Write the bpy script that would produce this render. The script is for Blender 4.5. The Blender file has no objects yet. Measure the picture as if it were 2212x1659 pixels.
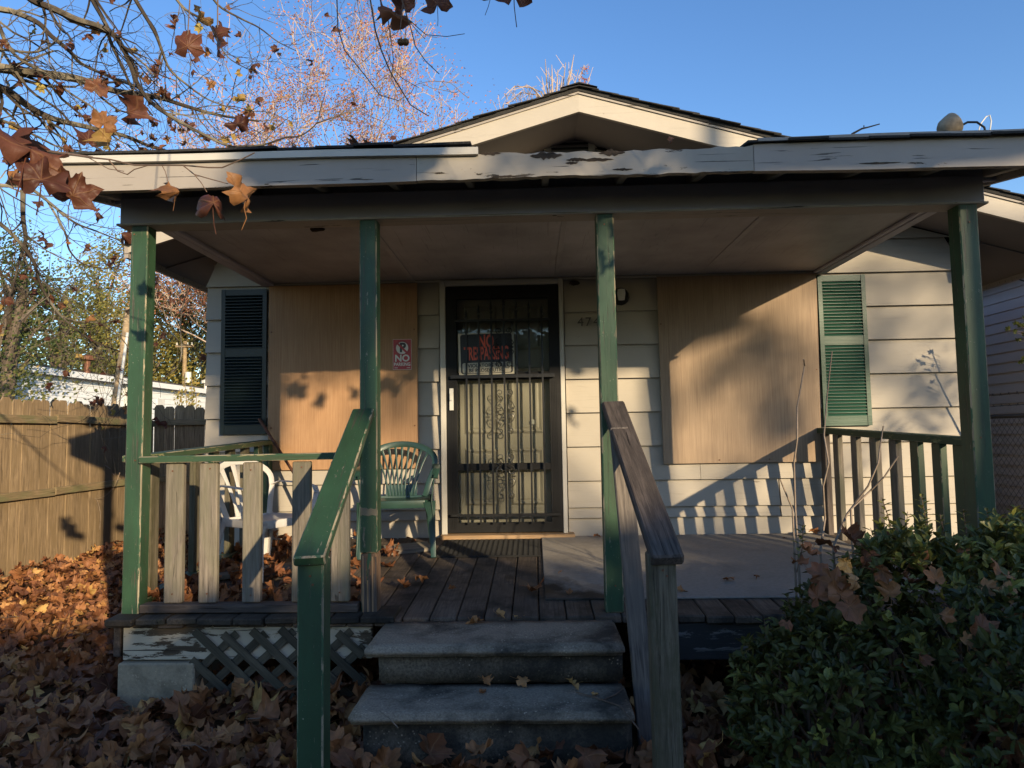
import bpy, bmesh, math, random
from math import radians as R, sin, cos, pi
from mathutils import Vector, Matrix, Euler, noise as mnoise

rnd = random.Random(7)
sc = bpy.context.scene
C = sc.collection

# ------------------------------------------------------------------ camera
CAM_Z = 1.42
cam_d = bpy.data.cameras.new('camera')
cam = bpy.data.objects.new('camera', cam_d)
C.objects.link(cam)
sc.camera = cam
cam_d.sensor_width = 36.0
cam_d.lens = 24.97
cam_d.clip_start = 0.05
cam_d.clip_end = 800.0
CAM_M = Matrix.Rotation(R(1.7), 4, 'Z') @ Matrix.Rotation(R(94.0), 4, 'X') @ Matrix.Rotation(R(-0.95), 4, 'Z')
cam.matrix_world = Matrix.Translation((0, 0, CAM_Z)) @ CAM_M

# ------------------------------------------------------------------ sky and sun
LIGHT = Vector((-0.64, 1.0, -0.30)).normalized()      # the way the sunlight travels
w = bpy.data.worlds.new('World')
sc.world = w
w.use_nodes = True
wn = w.node_tree.nodes
wn.clear()
wo = wn.new('ShaderNodeOutputWorld')
bg = wn.new('ShaderNodeBackground')
sky = wn.new('ShaderNodeTexSky')
sky.sky_type = 'NISHITA'
sky.sun_disc = False
sky.sun_elevation = math.asin(-LIGHT.z)
sky.sun_rotation = math.atan2(-LIGHT.x, -LIGHT.y)
sky.air_density = 1.0
sky.dust_density = 0.3
sky.ozone_density = 2.0
bg.inputs['Strength'].default_value = 0.15
hs = wn.new('ShaderNodeHueSaturation'); hs.inputs['Saturation'].default_value = 1.22; hs.inputs['Hue'].default_value = 0.510
w.node_tree.links.new(sky.outputs[0], hs.inputs['Color'])
w.node_tree.links.new(hs.outputs[0], bg.inputs['Color'])
w.node_tree.links.new(bg.outputs[0], wo.inputs['Surface'])

sun_d = bpy.data.lights.new('sun', 'SUN')
sun = bpy.data.objects.new('sun', sun_d)
C.objects.link(sun)
sun_d.energy = 4.2
sun_d.angle = R(0.55)
sun_d.color = (1.0, 0.79, 0.50)
sun.rotation_euler = LIGHT.to_track_quat('-Z', 'Y').to_euler()
sun.location = (6, -8, 6)

sc.view_settings.view_transform = 'Standard'
sc.view_settings.look = 'None'
sc.view_settings.gamma = 1.0
sc.view_settings.use_curve_mapping = False
sc.view_settings.exposure = 0.80

# ------------------------------------------------------------------ helpers
CAMV = Vector((0, 0, CAM_Z))
FPX = 1534.0
def ray(x, y):
    return CAM_M.to_3x3() @ Vector(((x-1106)/FPX, -(y-829.5)/FPX, -1.0))
def at(x, y, Y):
    """the point of the plane at distance Y that the photograph shows at x, y"""
    d = ray(x, y)
    return CAMV + d*(Y/d.y)
def sunback(p, Y):
    """the point at distance Y that lies between p and the sun"""
    return Vector(p) - LIGHT*((p[1]-Y)/LIGHT.y)

def wpos(o):
    v = Vector((0, 0, 0))
    while o is not None:
        v += o.location
        o = o.parent
    return v

def thing(name, label, cat, loc=(0, 0, 0), group=None):
    o = bpy.data.objects.new(name, None)
    o.empty_display_size = 0.2
    C.objects.link(o)
    o.location = loc
    o['label'] = label
    o['category'] = cat
    if group: o['group'] = group
    return o
def tag(o, label, cat, group=None):
    o['label'] = label; o['category'] = cat
    if group: o['group'] = group
    return o
def put(o, parent, loc, name=None):
    C.objects.link(o)
    if parent is not None:
        o.parent = parent
        o.location = Vector(loc) - wpos(parent)
    else:
        o.location = loc
    return o

_box = {}
EDGE = {}
def boxmesh(l, w_, t, mat, bev=0.004):
    k = (round(l, 3), round(w_, 3), round(t, 3), mat.name, bev)
    if k in _box: return _box[k]
    bm = bmesh.new()
    bmesh.ops.create_cube(bm, size=1)
    bmesh.ops.scale(bm, vec=(l, w_, t), verts=bm.verts)
    if bev > 0:
        bmesh.ops.bevel(bm, geom=bm.edges[:], offset=min(bev, t*.3, w_*.3), segments=1, affect='EDGES')
    me = bpy.data.meshes.new('box')
    bm.to_mesh(me); bm.free()
    me.materials.append(mat)
    if mat.name in EDGE:      # paint rubs off along the arrises first
        me.materials.append(EDGE[mat.name])
        for p in me.polygons:
            n_ = p.normal
            if max(abs(n_.x), abs(n_.y), abs(n_.z)) < .95: p.material_index = 1
    _box[k] = me
    return me
def box(name, lo, hi, mat, parent=None, bev=0.004, long=None):
    """axis aligned box; its mesh runs its longest side along local X"""
    lo = Vector(lo); hi = Vector(hi)
    s = hi-lo; c = (hi+lo)/2
    ax = max(range(3), key=lambda i: s[i]) if long is None else long
    if ax == 0:
        me = boxmesh(s.x, s.y, s.z, mat, bev); rot = (0, 0, 0)
    elif ax == 1:
        me = boxmesh(s.y, s.x, s.z, mat, bev); rot = (0, 0, pi/2)
    else:
        me = boxmesh(s.z, s.y, s.x, mat, bev); rot = (0, -pi/2, 0)
    o = bpy.data.objects.new(name, me)
    put(o, parent, c)
    o.rotation_euler = rot
    return o
def board(name, p0, p1, w_, t, mat, parent=None, side=(1, 0, 0), bev=0.004):
    """board from p0 to p1; w_ is its width along side, t its thickness"""
    p0 = Vector(p0); p1 = Vector(p1)
    d = p1-p0; L = d.length; x = d/L
    y = Vector(side); y = (y - x*y.dot(x)).normalized()
    z = x.cross(y)
    me = boxmesh(L, w_, t, mat, bev)
    o = bpy.data.objects.new(name, me)
    put(o, parent, (p0+p1)/2)
    o.rotation_euler = Matrix((x, y, z)).transposed().to_euler()
    return o

class MB:
    def __init__(s):
        s.v = []; s.f = []; s.uv = []; s.m = []; s.c = []
    def add(s, vs, fs, uvs=None, m=0, col=0.5):
        b = len(s.v)
        s.v.extend([tuple(v) for v in vs])
        for f in fs:
            s.f.append(tuple(i+b for i in f)); s.m.append(m)
            s.uv.extend([uvs[i] for i in f] if uvs else [(0, 0)]*len(f))
        s.c.extend([col]*len(vs))
    def box(s, lo, hi, m=0):
        x0, y0, z0 = lo; x1, y1, z1 = hi
        s.add([(x0,y0,z0),(x1,y0,z0),(x1,y1,z0),(x0,y1,z0),(x0,y0,z1),(x1,y0,z1),(x1,y1,z1),(x0,y1,z1)],
              [(0,3,2,1),(4,5,6,7),(0,1,5,4),(1,2,6,5),(2,3,7,6),(3,0,4,7)], m=m)
    def prism(s, pts, ext, m=0):
        n = len(pts); e = Vector(ext)
        s.add([Vector(p) for p in pts]+[Vector(p)+e for p in pts],
              [tuple(range(n))[::-1], tuple(range(n, 2*n))]+[(i, (i+1) % n, (i+1) % n+n, i+n) for i in range(n)], m=m)
    def tube(s, pts, r, n=5, m=0, col=0.5, caps=True):
        pts = [Vector(p) for p in pts]
        rs = r if isinstance(r, (list, tuple)) else [r]*len(pts)
        vs = []; ref = Vector((0.13, 0.21, 0.97))
        for i, p in enumerate(pts):
            t = (pts[min(i+1, len(pts)-1)]-pts[max(i-1, 0)])
            if t.length < 1e-9: t = Vector((0, 0, 1))
            t.normalize()
            if abs(t.dot(ref)) > 0.95: ref = Vector((0.97, 0.1, 0.2))
            a = t.cross(ref).normalized(); b = t.cross(a)
            for k in range(n):
                q = 2*pi*k/n
                vs.append(p+(a*cos(q)+b*sin(q))*rs[i])
        fs = []
        for i in range(len(pts)-1):
            for k in range(n):
                k2 = (k+1) % n
                fs.append((i*n+k, i*n+k2, (i+1)*n+k2, (i+1)*n+k))
        if caps:
            fs.append(tuple(range(n))[::-1]); fs.append(tuple(range((len(pts)-1)*n, len(pts)*n)))
        s.add(vs, fs, m=m, col=col)
    def mesh(s, name, mats, smooth=False):
        me = bpy.data.meshes.new(name)
        me.from_pydata(s.v, [], s.f)
        for m in (mats if isinstance(mats, (list, tuple)) else [mats]): me.materials.append(m)
        me.polygons.foreach_set('material_index', s.m)
        ul = me.uv_layers.new(name='UVMap')
        ul.data.foreach_set('uv', [c for u in s.uv for c in u])
        at_ = me.attributes.new('tone', 'FLOAT', 'POINT')
        at_.data.foreach_set('value', s.c)
        if smooth: me.polygons.foreach_set('use_smooth', [True]*len(s.f))
        me.update()
        return me
    def build(s, name, mats, parent=None, loc=None, smooth=False):
        """vertices are world coordinates; the object's origin goes to loc or to the parent"""
        o0 = Vector(loc) if loc is not None else (wpos(parent) if parent is not None else Vector((0, 0, 0)))
        if o0.length > 0: s.v = [(x-o0.x, y-o0.y, z-o0.z) for x, y, z in s.v]
        o = bpy.data.objects.new(name, s.mesh(name, mats, smooth))
        put(o, parent, o0)
        return o

# ------------------------------------------------------------------ materials
def newmat(name):
    m = bpy.data.materials.new(name); m.use_nodes = True
    nt = m.node_tree; nt.nodes.clear()
    return m, nt
class N:
    def __init__(s, nt): s.nt = nt
    def n(s, typ, **kw):
        o = s.nt.nodes.new('ShaderNode'+typ)
        for k, v in kw.items(): setattr(o, k, v)
        return o
    def l(s, a, b): s.nt.links.new(a, b)
    def val(s, sock, v):
        if isinstance(v, bpy.types.NodeSocket): s.l(v, sock)
        else: sock.default_value = v
    def math(s, op, a, b=0.0, c=None, clamp=False):
        o = s.n('Math', operation=op); o.use_clamp = clamp
        s.val(o.inputs[0], a); s.val(o.inputs[1], b)
        if c is not None: s.val(o.inputs[2], c)
        return o.outputs[0]
    def mix(s, f, a, b, typ='MIX'):
        o = s.n('Mix', data_type='RGBA', blend_type=typ)
        s.val(o.inputs[0], f)
        s.val(o.inputs[6], (*a, 1) if isinstance(a, tuple) and len(a) == 3 else a)
        s.val(o.inputs[7], (*b, 1) if isinstance(b, tuple) and len(b) == 3 else b)
        return o.outputs[2]
    def ramp(s, f, stops):
        o = s.n('ValToRGB'); e = o.color_ramp.elements
        while len(e) < len(stops): e.new(0.5)
        for i, (p, c) in enumerate(stops):
            e[i].position = p; e[i].color = (*c, 1) if isinstance(c, tuple) else (c, c, c, 1)
        s.val(o.inputs[0], f)
        return o.outputs[0]
    def coords(s, scale=(1, 1, 1), kind='Object', rand=True):
        tc = s.n('TexCoord'); v = tc.outputs[kind]
        if rand:
            oi = s.n('ObjectInfo')
            a = s.math('MULTIPLY', oi.outputs['Random'], 43.0)
            va = s.n('VectorMath', operation='ADD'); s.l(v, va.inputs[0]); s.l(a, va.inputs[1]); v = va.outputs[0]
        mp = s.n('Mapping'); mp.inputs['Scale'].default_value = scale
        s.l(v, mp.inputs['Vector'])
        return mp.outputs[0]
    def noise(s, vec, scale=1.0, detail=4.0, rough=0.55, dist=0.0):
        o = s.n('TexNoise'); s.l(vec, o.inputs['Vector'])
        o.inputs['Scale'].default_value = scale; o.inputs['Detail'].default_value = detail
        o.inputs['Roughness'].default_value = rough; o.inputs['Distortion'].default_value = dist
        return o.outputs[0]
    def bump(s, h, st=0.4, d=0.004, nrm=None):
        o = s.n('Bump'); o.inputs['Strength'].default_value = st; o.inputs['Distance'].default_value = d
        s.l(h, o.inputs['Height'])
        if nrm is not None: s.l(nrm, o.inputs['Normal'])
        return o.outputs[0]
    def out(s, color, rough=0.8, normal=None, metal=0.0, spec=0.5, **kw):
        p = s.n('BsdfPrincipled'); o = s.n('OutputMaterial')
        s.val(p.inputs['Base Color'], (*color, 1) if isinstance(color, tuple) and len(color) == 3 else color)
        s.val(p.inputs['Roughness'], rough); s.val(p.inputs['Metallic'], metal)
        s.val(p.inputs['Specular IOR Level'], spec)
        if normal is not None: s.l(normal, p.inputs['Normal'])
        s.l(p.outputs[0], o.inputs['Surface'])
        return p, o

def wood(name, c1, c2, c3=None, rough=0.85, grain=1.0, vary=0.25, moss=None, mossamt=0.5, dirt=0.0, crack=0.0, dirtcol=(.02, .018, .016)):
    m, nt = newmat(name); g = N(nt)
    v = g.coords((1.6*grain, 26*grain, 26*grain))
    fine = g.noise(v, 3.0, 6, 0.65, 0.6)
    v2 = g.coords((1.2, 5, 5)); big = g.noise(v2, 1.6, 4, 0.6, 0.8)
    col = g.ramp(fine, [(0.30, c1), (0.62, c2)])
    if c3: col = g.mix(g.ramp(big, [(0.42, 0.0), (0.66, 1.0)]), col, c3)
    oi = g.n('ObjectInfo')
    k = g.math('MULTIPLY_ADD', oi.outputs['Random'], vary*2, 1-vary)
    cc = g.n('CombineColor'); [g.l(k, cc.inputs[i]) for i in range(3)]
    col = g.mix(1.0, col, cc.outputs[0], 'MULTIPLY')
    if moss:
        f = g.ramp(g.noise(g.coords((1, 3, 3)), 3.0, 6, 0.7), [(0.62-mossamt*.3, 0.0), (0.75-mossamt*.2, 1.0)])
        col = g.mix(g.math('MULTIPLY', f, 0.8), col, moss)
    h = fine
    if crack > 0:
        cr = g.ramp(g.noise(g.coords((0.9, 30, 30)), 1.5, 5, 0.6, 1.2), [(0.33, 1.0), (0.36, 0.0)])
        cm = g.math('MULTIPLY', cr, crack)
        col = g.mix(cm, col, tuple(x*.15 for x in c1))
        h = g.math('SUBTRACT', fine, g.math('MULTIPLY', cm, 1.5))
    if dirt > 0:
        f = g.ramp(g.noise(g.coords((2, 2, 2)), 2.2, 6, 0.65), [(0.55-dirt*.3, 0.0), (0.75-dirt*.2, 1.0)])
        col = g.mix(f, col, dirtcol)
    g.out(col, rough, g.bump(h, 0.7, 0.003), spec=0.25)
    return m

def paint(name, c, under=(.25, .2, .15), wear=0.15, rough=0.5, crack=0.3, vary=0.06, stain=0.25, spec=0.4, staincol=None, wearscale=5.0, speck=0.0):
    """paint over board: chips that show the wood, long cracks, soft dirt"""
    m, nt = newmat(name); g = N(nt)
    v = g.coords((1.0, 1.0, 1.0))
    soft = g.noise(v, 2.0, 5, 0.6)
    base = g.mix(g.ramp(soft, [(0.3, 0.0), (0.75, 1.0)]), c, tuple(x*(1-stain) for x in c) if staincol is None else staincol)
    oi = g.n('ObjectInfo')
    k = g.math('MULTIPLY_ADD', oi.outputs['Random'], vary*2, 1-vary)
    cc = g.n('CombineColor'); [g.l(k, cc.inputs[i]) for i in range(3)]
    base = g.mix(1.0, base, cc.outputs[0], 'MULTIPLY')
    vg = g.coords((1.5, 22, 22)); gr = g.noise(vg, 2.6, 5, 0.6, 0.5)
    wn_ = g.noise(g.coords((0.7, 3.2, 3.2)), wearscale, 8, 0.72, 0.3)
    chip = g.ramp(wn_, [(0.70-wear*.35, 0.0), (0.715-wear*.35, 1.0)])
    uc = g.mix(g.ramp(gr, [(0.35, 0.0), (0.65, 1.0)]), tuple(x*.45 for x in under), under)
    col = g.mix(chip, base, uc)
    if speck > 0:
        sp_ = g.ramp(g.noise(g.coords((1, 1, 1)), 110.0, 3, 0.6), [(0.735-speck*.05, 0.0), (0.75-speck*.05, 1.0)])
        col = g.mix(sp_, col, (.34, .33, .27))
        gr_ = g.ramp(g.noise(g.coords((1.2, 4, 4)), 2.4, 6, 0.7, .5), [(0.45, 0.0), (0.72, 1.0)])
        col = g.mix(g.math('MULTIPLY', gr_, .5), col, (.022, .026, .018))
    cr = g.ramp(g.noise(g.coords((0.8, 24, 24)), 1.7, 6, 0.6, 1.5), [(0.355, 1.0), (0.385, 0.0)])
    cm = g.math('MULTIPLY', cr, crack)
    col = g.mix(cm, col, tuple(x*.2 for x in under))
    h = g.math('SUBTRACT', g.math('MULTIPLY_ADD', gr, 0.35, 0.6), g.math('MULTIPLY', chip, 0.45))
    h = g.math('SUBTRACT', h, cm)
    g.out(col, g.math('MULTIPLY_ADD', chip, 0.3, rough), g.bump(h, 0.55, 0.004), spec=spec)
    return m

def plain(name, c, rough=0.6, metal=0.0, noise_amt=0.15, scale=8.0, bump=0.15, spec=0.5, bd=0.003):
    m, nt = newmat(name); g = N(nt)
    nz = g.noise(g.coords((1, 1, 1)), scale, 6, 0.6)
    col = g.mix(g.ramp(nz, [(0.3, 0.0), (0.7, 1.0)]), tuple(x*(1-noise_amt) for x in c), tuple(min(1, x*(1+noise_amt)) for x in c))
    g.out(col, rough, g.bump(nz, bump, bd), metal, spec)
    return m

def concrete(name, c, c2, stain=(.02, .019, .017), amt=0.5, scale=60.0):
    m, nt = newmat(name); g = N(nt)
    v = g.coords((1, 1, 1), rand=False)
    grit = g.noise(v, scale, 6, 0.7); big = g.noise(v, 3.0, 7, 0.65, 0.4)
    col = g.mix(g.ramp(grit, [(0.3, 0.0), (0.7, 1.0)]), c, c2)
    f = g.ramp(big, [(0.62-amt*.35, 0.0), (0.78-amt*.25, 1.0)])
    col = g.mix(g.math('MULTIPLY', f, 0.85), col, stain)
    vo = g.n('TexVoronoi'); g.l(v, vo.inputs['Vector']); vo.inputs['Scale'].default_value = 55
    peb = g.math('MULTIPLY', g.ramp(vo.outputs['Distance'], [(0.12, 1.0), (0.26, 0.0)]), g.ramp(g.noise(v, 9, 3), [(0.52, 0.0), (0.62, 1.0)]))
    col = g.mix(g.math('MULTIPLY', peb, 0.7), col, tuple(min(1, x*1.6) for x in c2))
    g.out(col, 0.9, g.bump(g.math('ADD', grit, g.math('MULTIPLY', big, 2.0)), 0.6, 0.005), spec=0.25)
    return m

def leafmat(name, stops, rough=0.55, trans=0.25, veins=True, uvs=True):
    """stops: ramp from tone 0..1 to colours"""
    m, nt = newmat(name); g = N(nt)
    a = g.n('Attribute'); a.attribute_name = 'tone'
    oi = g.n('ObjectInfo')
    tone = g.math('FRACT', g.math('MULTIPLY_ADD', oi.outputs['Random'], 0.37, a.outputs['Fac']))
    col = g.ramp(a.outputs['Fac'], stops)
    tc = g.n('TexCoord')
    nz = g.noise(tc.outputs['Object'], 22.0, 5, 0.65)
    col = g.mix(g.math('MULTIPLY', g.ramp(nz, [(0.45, 0.0), (0.75, 1.0)]), 0.55), col, (0.035, 0.02, 0.012))
    nrm = g.bump(nz, 0.5, 0.006)
    if veins:
        sep = g.n('SeparateXYZ'); g.l(tc.outputs['UV'], sep.inputs[0])
        best = None
        for deg in (90, 42, 138, -12, 192):
            dx, dy = cos(R(deg)), sin(R(deg))
            par = g.math('ADD', g.math('MULTIPLY', sep.outputs[0], dx), g.math('MULTIPLY', sep.outputs[1], dy))
            per = g.math('ABSOLUTE', g.math('SUBTRACT', g.math('MULTIPLY', sep.outputs[0], dy), g.math('MULTIPLY', sep.outputs[1], dx)))
            neg = g.math('MULTIPLY', g.math('LESS_THAN', par, 0.0), 1.0)
            d = g.math('ADD', per, neg)
            best = d if best is None else g.math('MINIMUM', best, d)
        vf = g.ramp(best, [(0.008, 1.0), (0.03, 0.0)])
        col = g.mix(g.math('MULTIPLY', vf, 0.22), col, (0.40, 0.22, 0.10))
        nrm = g.bump(g.math('MULTIPLY', vf, 1.0), 0.5, 0.004, nrm)
    p, o = g.out(col, rough, nrm, spec=0.3)
    if trans > 0:
        tr = g.n('BsdfTranslucent'); g.l(col, tr.inputs['Color'])
        mx = g.n('MixShader'); mx.inputs[0].default_value = trans
        g.l(p.outputs[0], mx.inputs[1]); g.l(tr.outputs[0], mx.inputs[2]); g.l(mx.outputs[0], o.inputs['Surface'])
    return m

M = {}
M['cream'] = paint('beige_siding_paint', (.425, .383, .325), (.22, .17, .12), wear=.05, rough=.6, crack=0.10, stain=.14)
M['cream_worn'] = paint('worn_beige_trim_paint', (.34, .305, .275), (.09, .075, .06), wear=.17, rough=.65, crack=0.85, stain=.16, wearscale=3.2)
M['cream_flake'] = paint('flaking_white_fascia_paint', (.38, .345, .30), (.09, .075, .06), wear=.30, rough=.7, crack=0.9, stain=.3, wearscale=4.0)
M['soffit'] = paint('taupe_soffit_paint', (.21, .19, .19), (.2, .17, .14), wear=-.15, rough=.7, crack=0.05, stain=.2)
M['ceiling'] = paint('taupe_ceiling_paint', (.40, .385, .41), (.2, .17, .14), wear=-.02, rough=.55, crack=0.25, stain=.45)
M['beam'] = paint('taupe_beam_paint', (.36, .355, .43), (.2, .17, .14), wear=-.12, rough=.6, crack=0.15, stain=.2)
M['green'] = paint('green_post_paint', (.034, .085, .045), (.30, .27, .20), wear=.19, rough=.5, crack=0.85, stain=.4, wearscale=9, speck=.6)
M['edge'] = paint('chipped_green_edge', (.04, .10, .055), (.36, .31, .22), wear=.62, rough=.6, crack=.6, stain=.3, wearscale=12)
EDGE['green_post_paint'] = M['edge']; EDGE['mossy_green_rail_paint'] = M['edge']
M['green_mossy'] = paint('mossy_green_rail_paint', (.035, .075, .038), (.26, .25, .12), wear=.36, rough=.6, crack=0.5, stain=.3, wearscale=5)
M['green_rot'] = paint('green_paint_over_rot', (.025, .085, .05), (.20, .125, .08), wear=.80, rough=.7, crack=1.0, stain=.35, wearscale=4)
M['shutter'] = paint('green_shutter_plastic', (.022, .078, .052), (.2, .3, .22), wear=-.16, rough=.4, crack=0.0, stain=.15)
M['shutter_shaded'] = paint('shaded_green_shutter_plastic', (.006, .013, .014), (.2, .3, .22), wear=-.16, rough=.4, crack=0.0, stain=.15)  # same shutter green, with shade put into the colour
M['grey_wood'] = wood('weathered_grey_wood', (.08, .068, .056), (.235, .20, .165), (.15, .14, .10), crack=.6, vary=.15)
M['dark_wood'] = wood('dark_weathered_wood', (.035, .028, .025), (.13, .105, .09), (.055, .045, .04), crack=.8, vary=.15)
M['mossy_wood'] = wood('mossy_grey_post_wood', (.045, .038, .028), (.15, .13, .095), (.085, .075, .05), crack=.7, moss=(.05, .052, .025), vary=.1)
M['purple_wood'] = wood('silver_grey_wood', (.07, .060, .055), (.21, .18, .155), (.13, .112, .10), crack=.7, vary=.1)
M['deck'] = wood('worn_deck_wood', (.05, .038, .03), (.15, .115, .09), (.09, .07, .055), crack=.4, dirt=.35, vary=.2)
M['deck_end'] = wood('damp_deck_wood', (.035, .028, .022), (.10, .08, .06), (.05, .045, .035), crack=.7, dirt=.5, moss=(.04, .045, .02), mossamt=.2, vary=.25)
M['picket'] = wood('cedar_fence_wood', (.095, .066, .040), (.33, .24, .145), (.21, .15, .085), crack=.45, vary=.2, grain=.8)
M['fence_rail'] = wood('fence_rail_wood', (.13, .095, .055), (.30, .22, .13), (.17, .16, .08), crack=.5, vary=.12)
M['raw_wood'] = wood('raw_threshold_wood', (.20, .12, .06), (.38, .25, .14), (.28, .2, .13), crack=.4, vary=.05)
M['lattice'] = wood('grey_lattice_wood', (.03, .025, .018), (.10, .085, .06), (.05, .046, .032), crack=.3, vary=.25)
M['white_flake'] = paint('flaking_white_rim_paint', (.54, .47, .36), (.12, .09, .06), wear=.50, rough=.75, crack=0.9, stain=.35, wearscale=3.4)
M['black_flake'] = paint('flaking_dark_rim_paint', (.035, .035, .036), (.20, .19, .18), wear=.30, rough=.6, crack=0.9, stain=.3, wearscale=3.4)
M['black'] = paint('black_storm_door_paint', (.014, .014, .015), (.5, .5, .48), wear=-.04, rough=.5, crack=0.0, stain=.2, wearscale=14, spec=.2)
M['iron'] = plain('black_iron', (.012, .012, .013), .38, .0, .3, 30, .3)
M['scroll'] = plain('worn_iron_scroll', (.10, .095, .085), .35, .6, .4, 60, .3)
M['door_white'] = plain('off_white_door_paint', (.52, .48, .42), .45, 0, .05, 3, .05)
M['trim_white'] = paint('white_door_trim_paint', (.50, .48, .44), (.3, .24, .17), wear=.02, rough=.55, crack=0.2, stain=.2, wearscale=8)
M['metal_white'] = plain('white_metal', (.6, .6, .58), .4, 0, .1, 10, .05)
M['chair_white'] = plain('white_chair_plastic', (.50, .485, .475), .42, 0, .10, 6, .05)
M['chair_green'] = plain('green_chair_plastic', (.020, .050, .041), .32, 0, .25, 5, .08)
M['rubber'] = plain('black_rubber_mat', (.012, .012, .012), .8, 0, .3, 40, .5)
M['dirt_dark'] = plain('dark_soil', (.045, .03, .02), .95, 0, .5, 5, .9, .1, .03)
M['shingle'] = plain('asphalt_shingle', (.035, .034, .034), .95, 0, .45, 120, .8, .2, .004)
M['shingle_brown'] = plain('brown_shingle', (.10, .085, .075), .95, 0, .45, 12, .8, .2, .01)
M['pole'] = wood('utility_pole_wood', (.17, .12, .07), (.38, .29, .18), (.25, .18, .11), grain=.3, vary=.1)
M['vinyl_white'] = plain('white_vinyl_siding', (.72, .74, .76), .5, 0, .04, 2, .05)
M['vinyl_grey'] = plain('grey_vinyl_siding', (.62, .56, .56), .5, 0, .06, 2, .05)
M['glass_dark'] = plain('dark_window_glass', (.03, .04, .05), .08, 0, .1, 2, .0)
M['bark'] = plain('grey_brown_bark', (.12, .095, .075), .9, 0, .4, 14, .9, .2, .02)
def twotone(name, c1, c2, sc_, lo, hi):
    m, nt = newmat(name); g = N(nt)
    v = g.coords((1, 1, 1), rand=False); nz = g.noise(v, sc_, 5, .65)
    g.out(g.mix(g.ramp(nz, [(lo, 0.), (hi, 1.)]), c1, c2), .85, g.bump(nz, .4, .01), spec=.2)
    return m
M['bark_pale'] = twotone('mottled_sycamore_bark', (.045, .035, .028), (.24, .215, .165), 2.2, .46, .68)
M['bark_pink'] = plain('pale_pinkish_bark', (.38, .30, .25), .85, 0, .2, 4, .3, .2, .01)
M['twig'] = plain('brown_twig_bark', (.13, .085, .06), .8, 0, .35, 30, .3)
M['stem'] = plain('grey_stem_bark', (.22, .17, .13), .8, 0, .3, 30, .3)
M['wire'] = plain('galvanised_wire', (.10, .10, .105), .5, .1, .2, 30, .1)
M['cable'] = plain('black_cable', (.012, .012, .012), .6)
M['rust'] = plain('rusty_metal', (.16, .07, .04), .6, .4, .4, 20, .4)
M['mud'] = plain('papery_grey_brown', (.30, .24, .17), .9, 0, .4, 20, .8)
M['seed'] = plain('brown_seed_ball', (.14, .09, .05), .95, 0, .4, 120, 1.0, .1, .004)
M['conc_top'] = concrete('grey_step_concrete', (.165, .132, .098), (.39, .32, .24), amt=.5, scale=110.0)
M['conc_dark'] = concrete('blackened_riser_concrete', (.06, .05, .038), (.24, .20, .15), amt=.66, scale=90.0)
M['block'] = concrete('grey_block_concrete', (.25, .21, .15), (.37, .31, .22), stain=(.09, .08, .06), amt=.35)
BROWN = [(0.0, (.10, .038, .020)), (0.3, (.23, .092, .042)), (0.6, (.38, .17, .070)), (0.85, (.50, .26, .10)), (1.0, (.55, .34, .11))]
M['litter'] = leafmat('dry_brown_leaf', BROWN, .55, .15)
M['hang_leaf'] = leafmat('russet_sycamore_leaf', [(0.0, (.07, .026, .020)), (0.4, (.15, .055, .032)), (0.7, (.32, .15, .055)), (1.0, (.45, .36, .09))], .5, .35)
M['tree_leaf'] = leafmat('autumn_tree_leaf', [(0.0, (.09, .045, .02)), (0.4, (.30, .16, .05)), (0.7, (.42, .30, .09)), (1.0, (.34, .34, .08))], .6, .4, veins=False)
M['green_leaf'] = leafmat('olive_green_leaf', [(0.0, (.08, .10, .03)), (0.45, (.20, .21, .06)), (0.8, (.42, .36, .10)), (1.0, (.52, .36, .10))], .5, .5, veins=False)
M['evergreen_leaf'] = leafmat('dark_green_leaf', [(0.0, (.035, .06, .018)), (0.5, (.09, .125, .033)), (1.0, (.21, .23, .055))], .5, .42, veins=False)
M['pink_leaf'] = leafmat('faded_pink_leaf', [(0.0, (.34, .12, .07)), (1.0, (.55, .25, .16))], .6, .3, veins=False)
M['bush_leaf'] = leafmat('glossy_bush_leaf', [(0.0, (.040, .046, .014)), (0.5, (.120, .128, .034)), (0.85, (.27, .27, .065)), (1.0, (.40, .38, .08))], .38, .2, veins=False)
# plywood
def ply(name, c1, c2):
    m, nt = newmat(name); g = N(nt)
    v = g.coords((75, 75, 1.0), rand=False)
    fine = g.noise(v, 2.4, 5, 0.7, 0.2)
    big = g.noise(g.coords((3, 3, 1.0), rand=True), 1.4, 4, 0.6, 0.8)
    col = g.mix(g.ramp(fine, [(0.33, 0.0), (0.67, 1.0)]), c1, c2)
    col = g.mix(g.math('MULTIPLY', g.ramp(big, [(0.4, 0.0), (0.7, 1.0)]), .35), col, tuple(x*.62 for x in c1))
    g.out(col, .62, g.bump(fine, .35, .0015), spec=.35)
    return m
M['ply'] = ply('tan_plywood', (.30, .165, .082), (.46, .28, .155))
M['ply_grey'] = ply('weathered_plywood', (.26, .18, .12), (.41, .30, .205))

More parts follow.
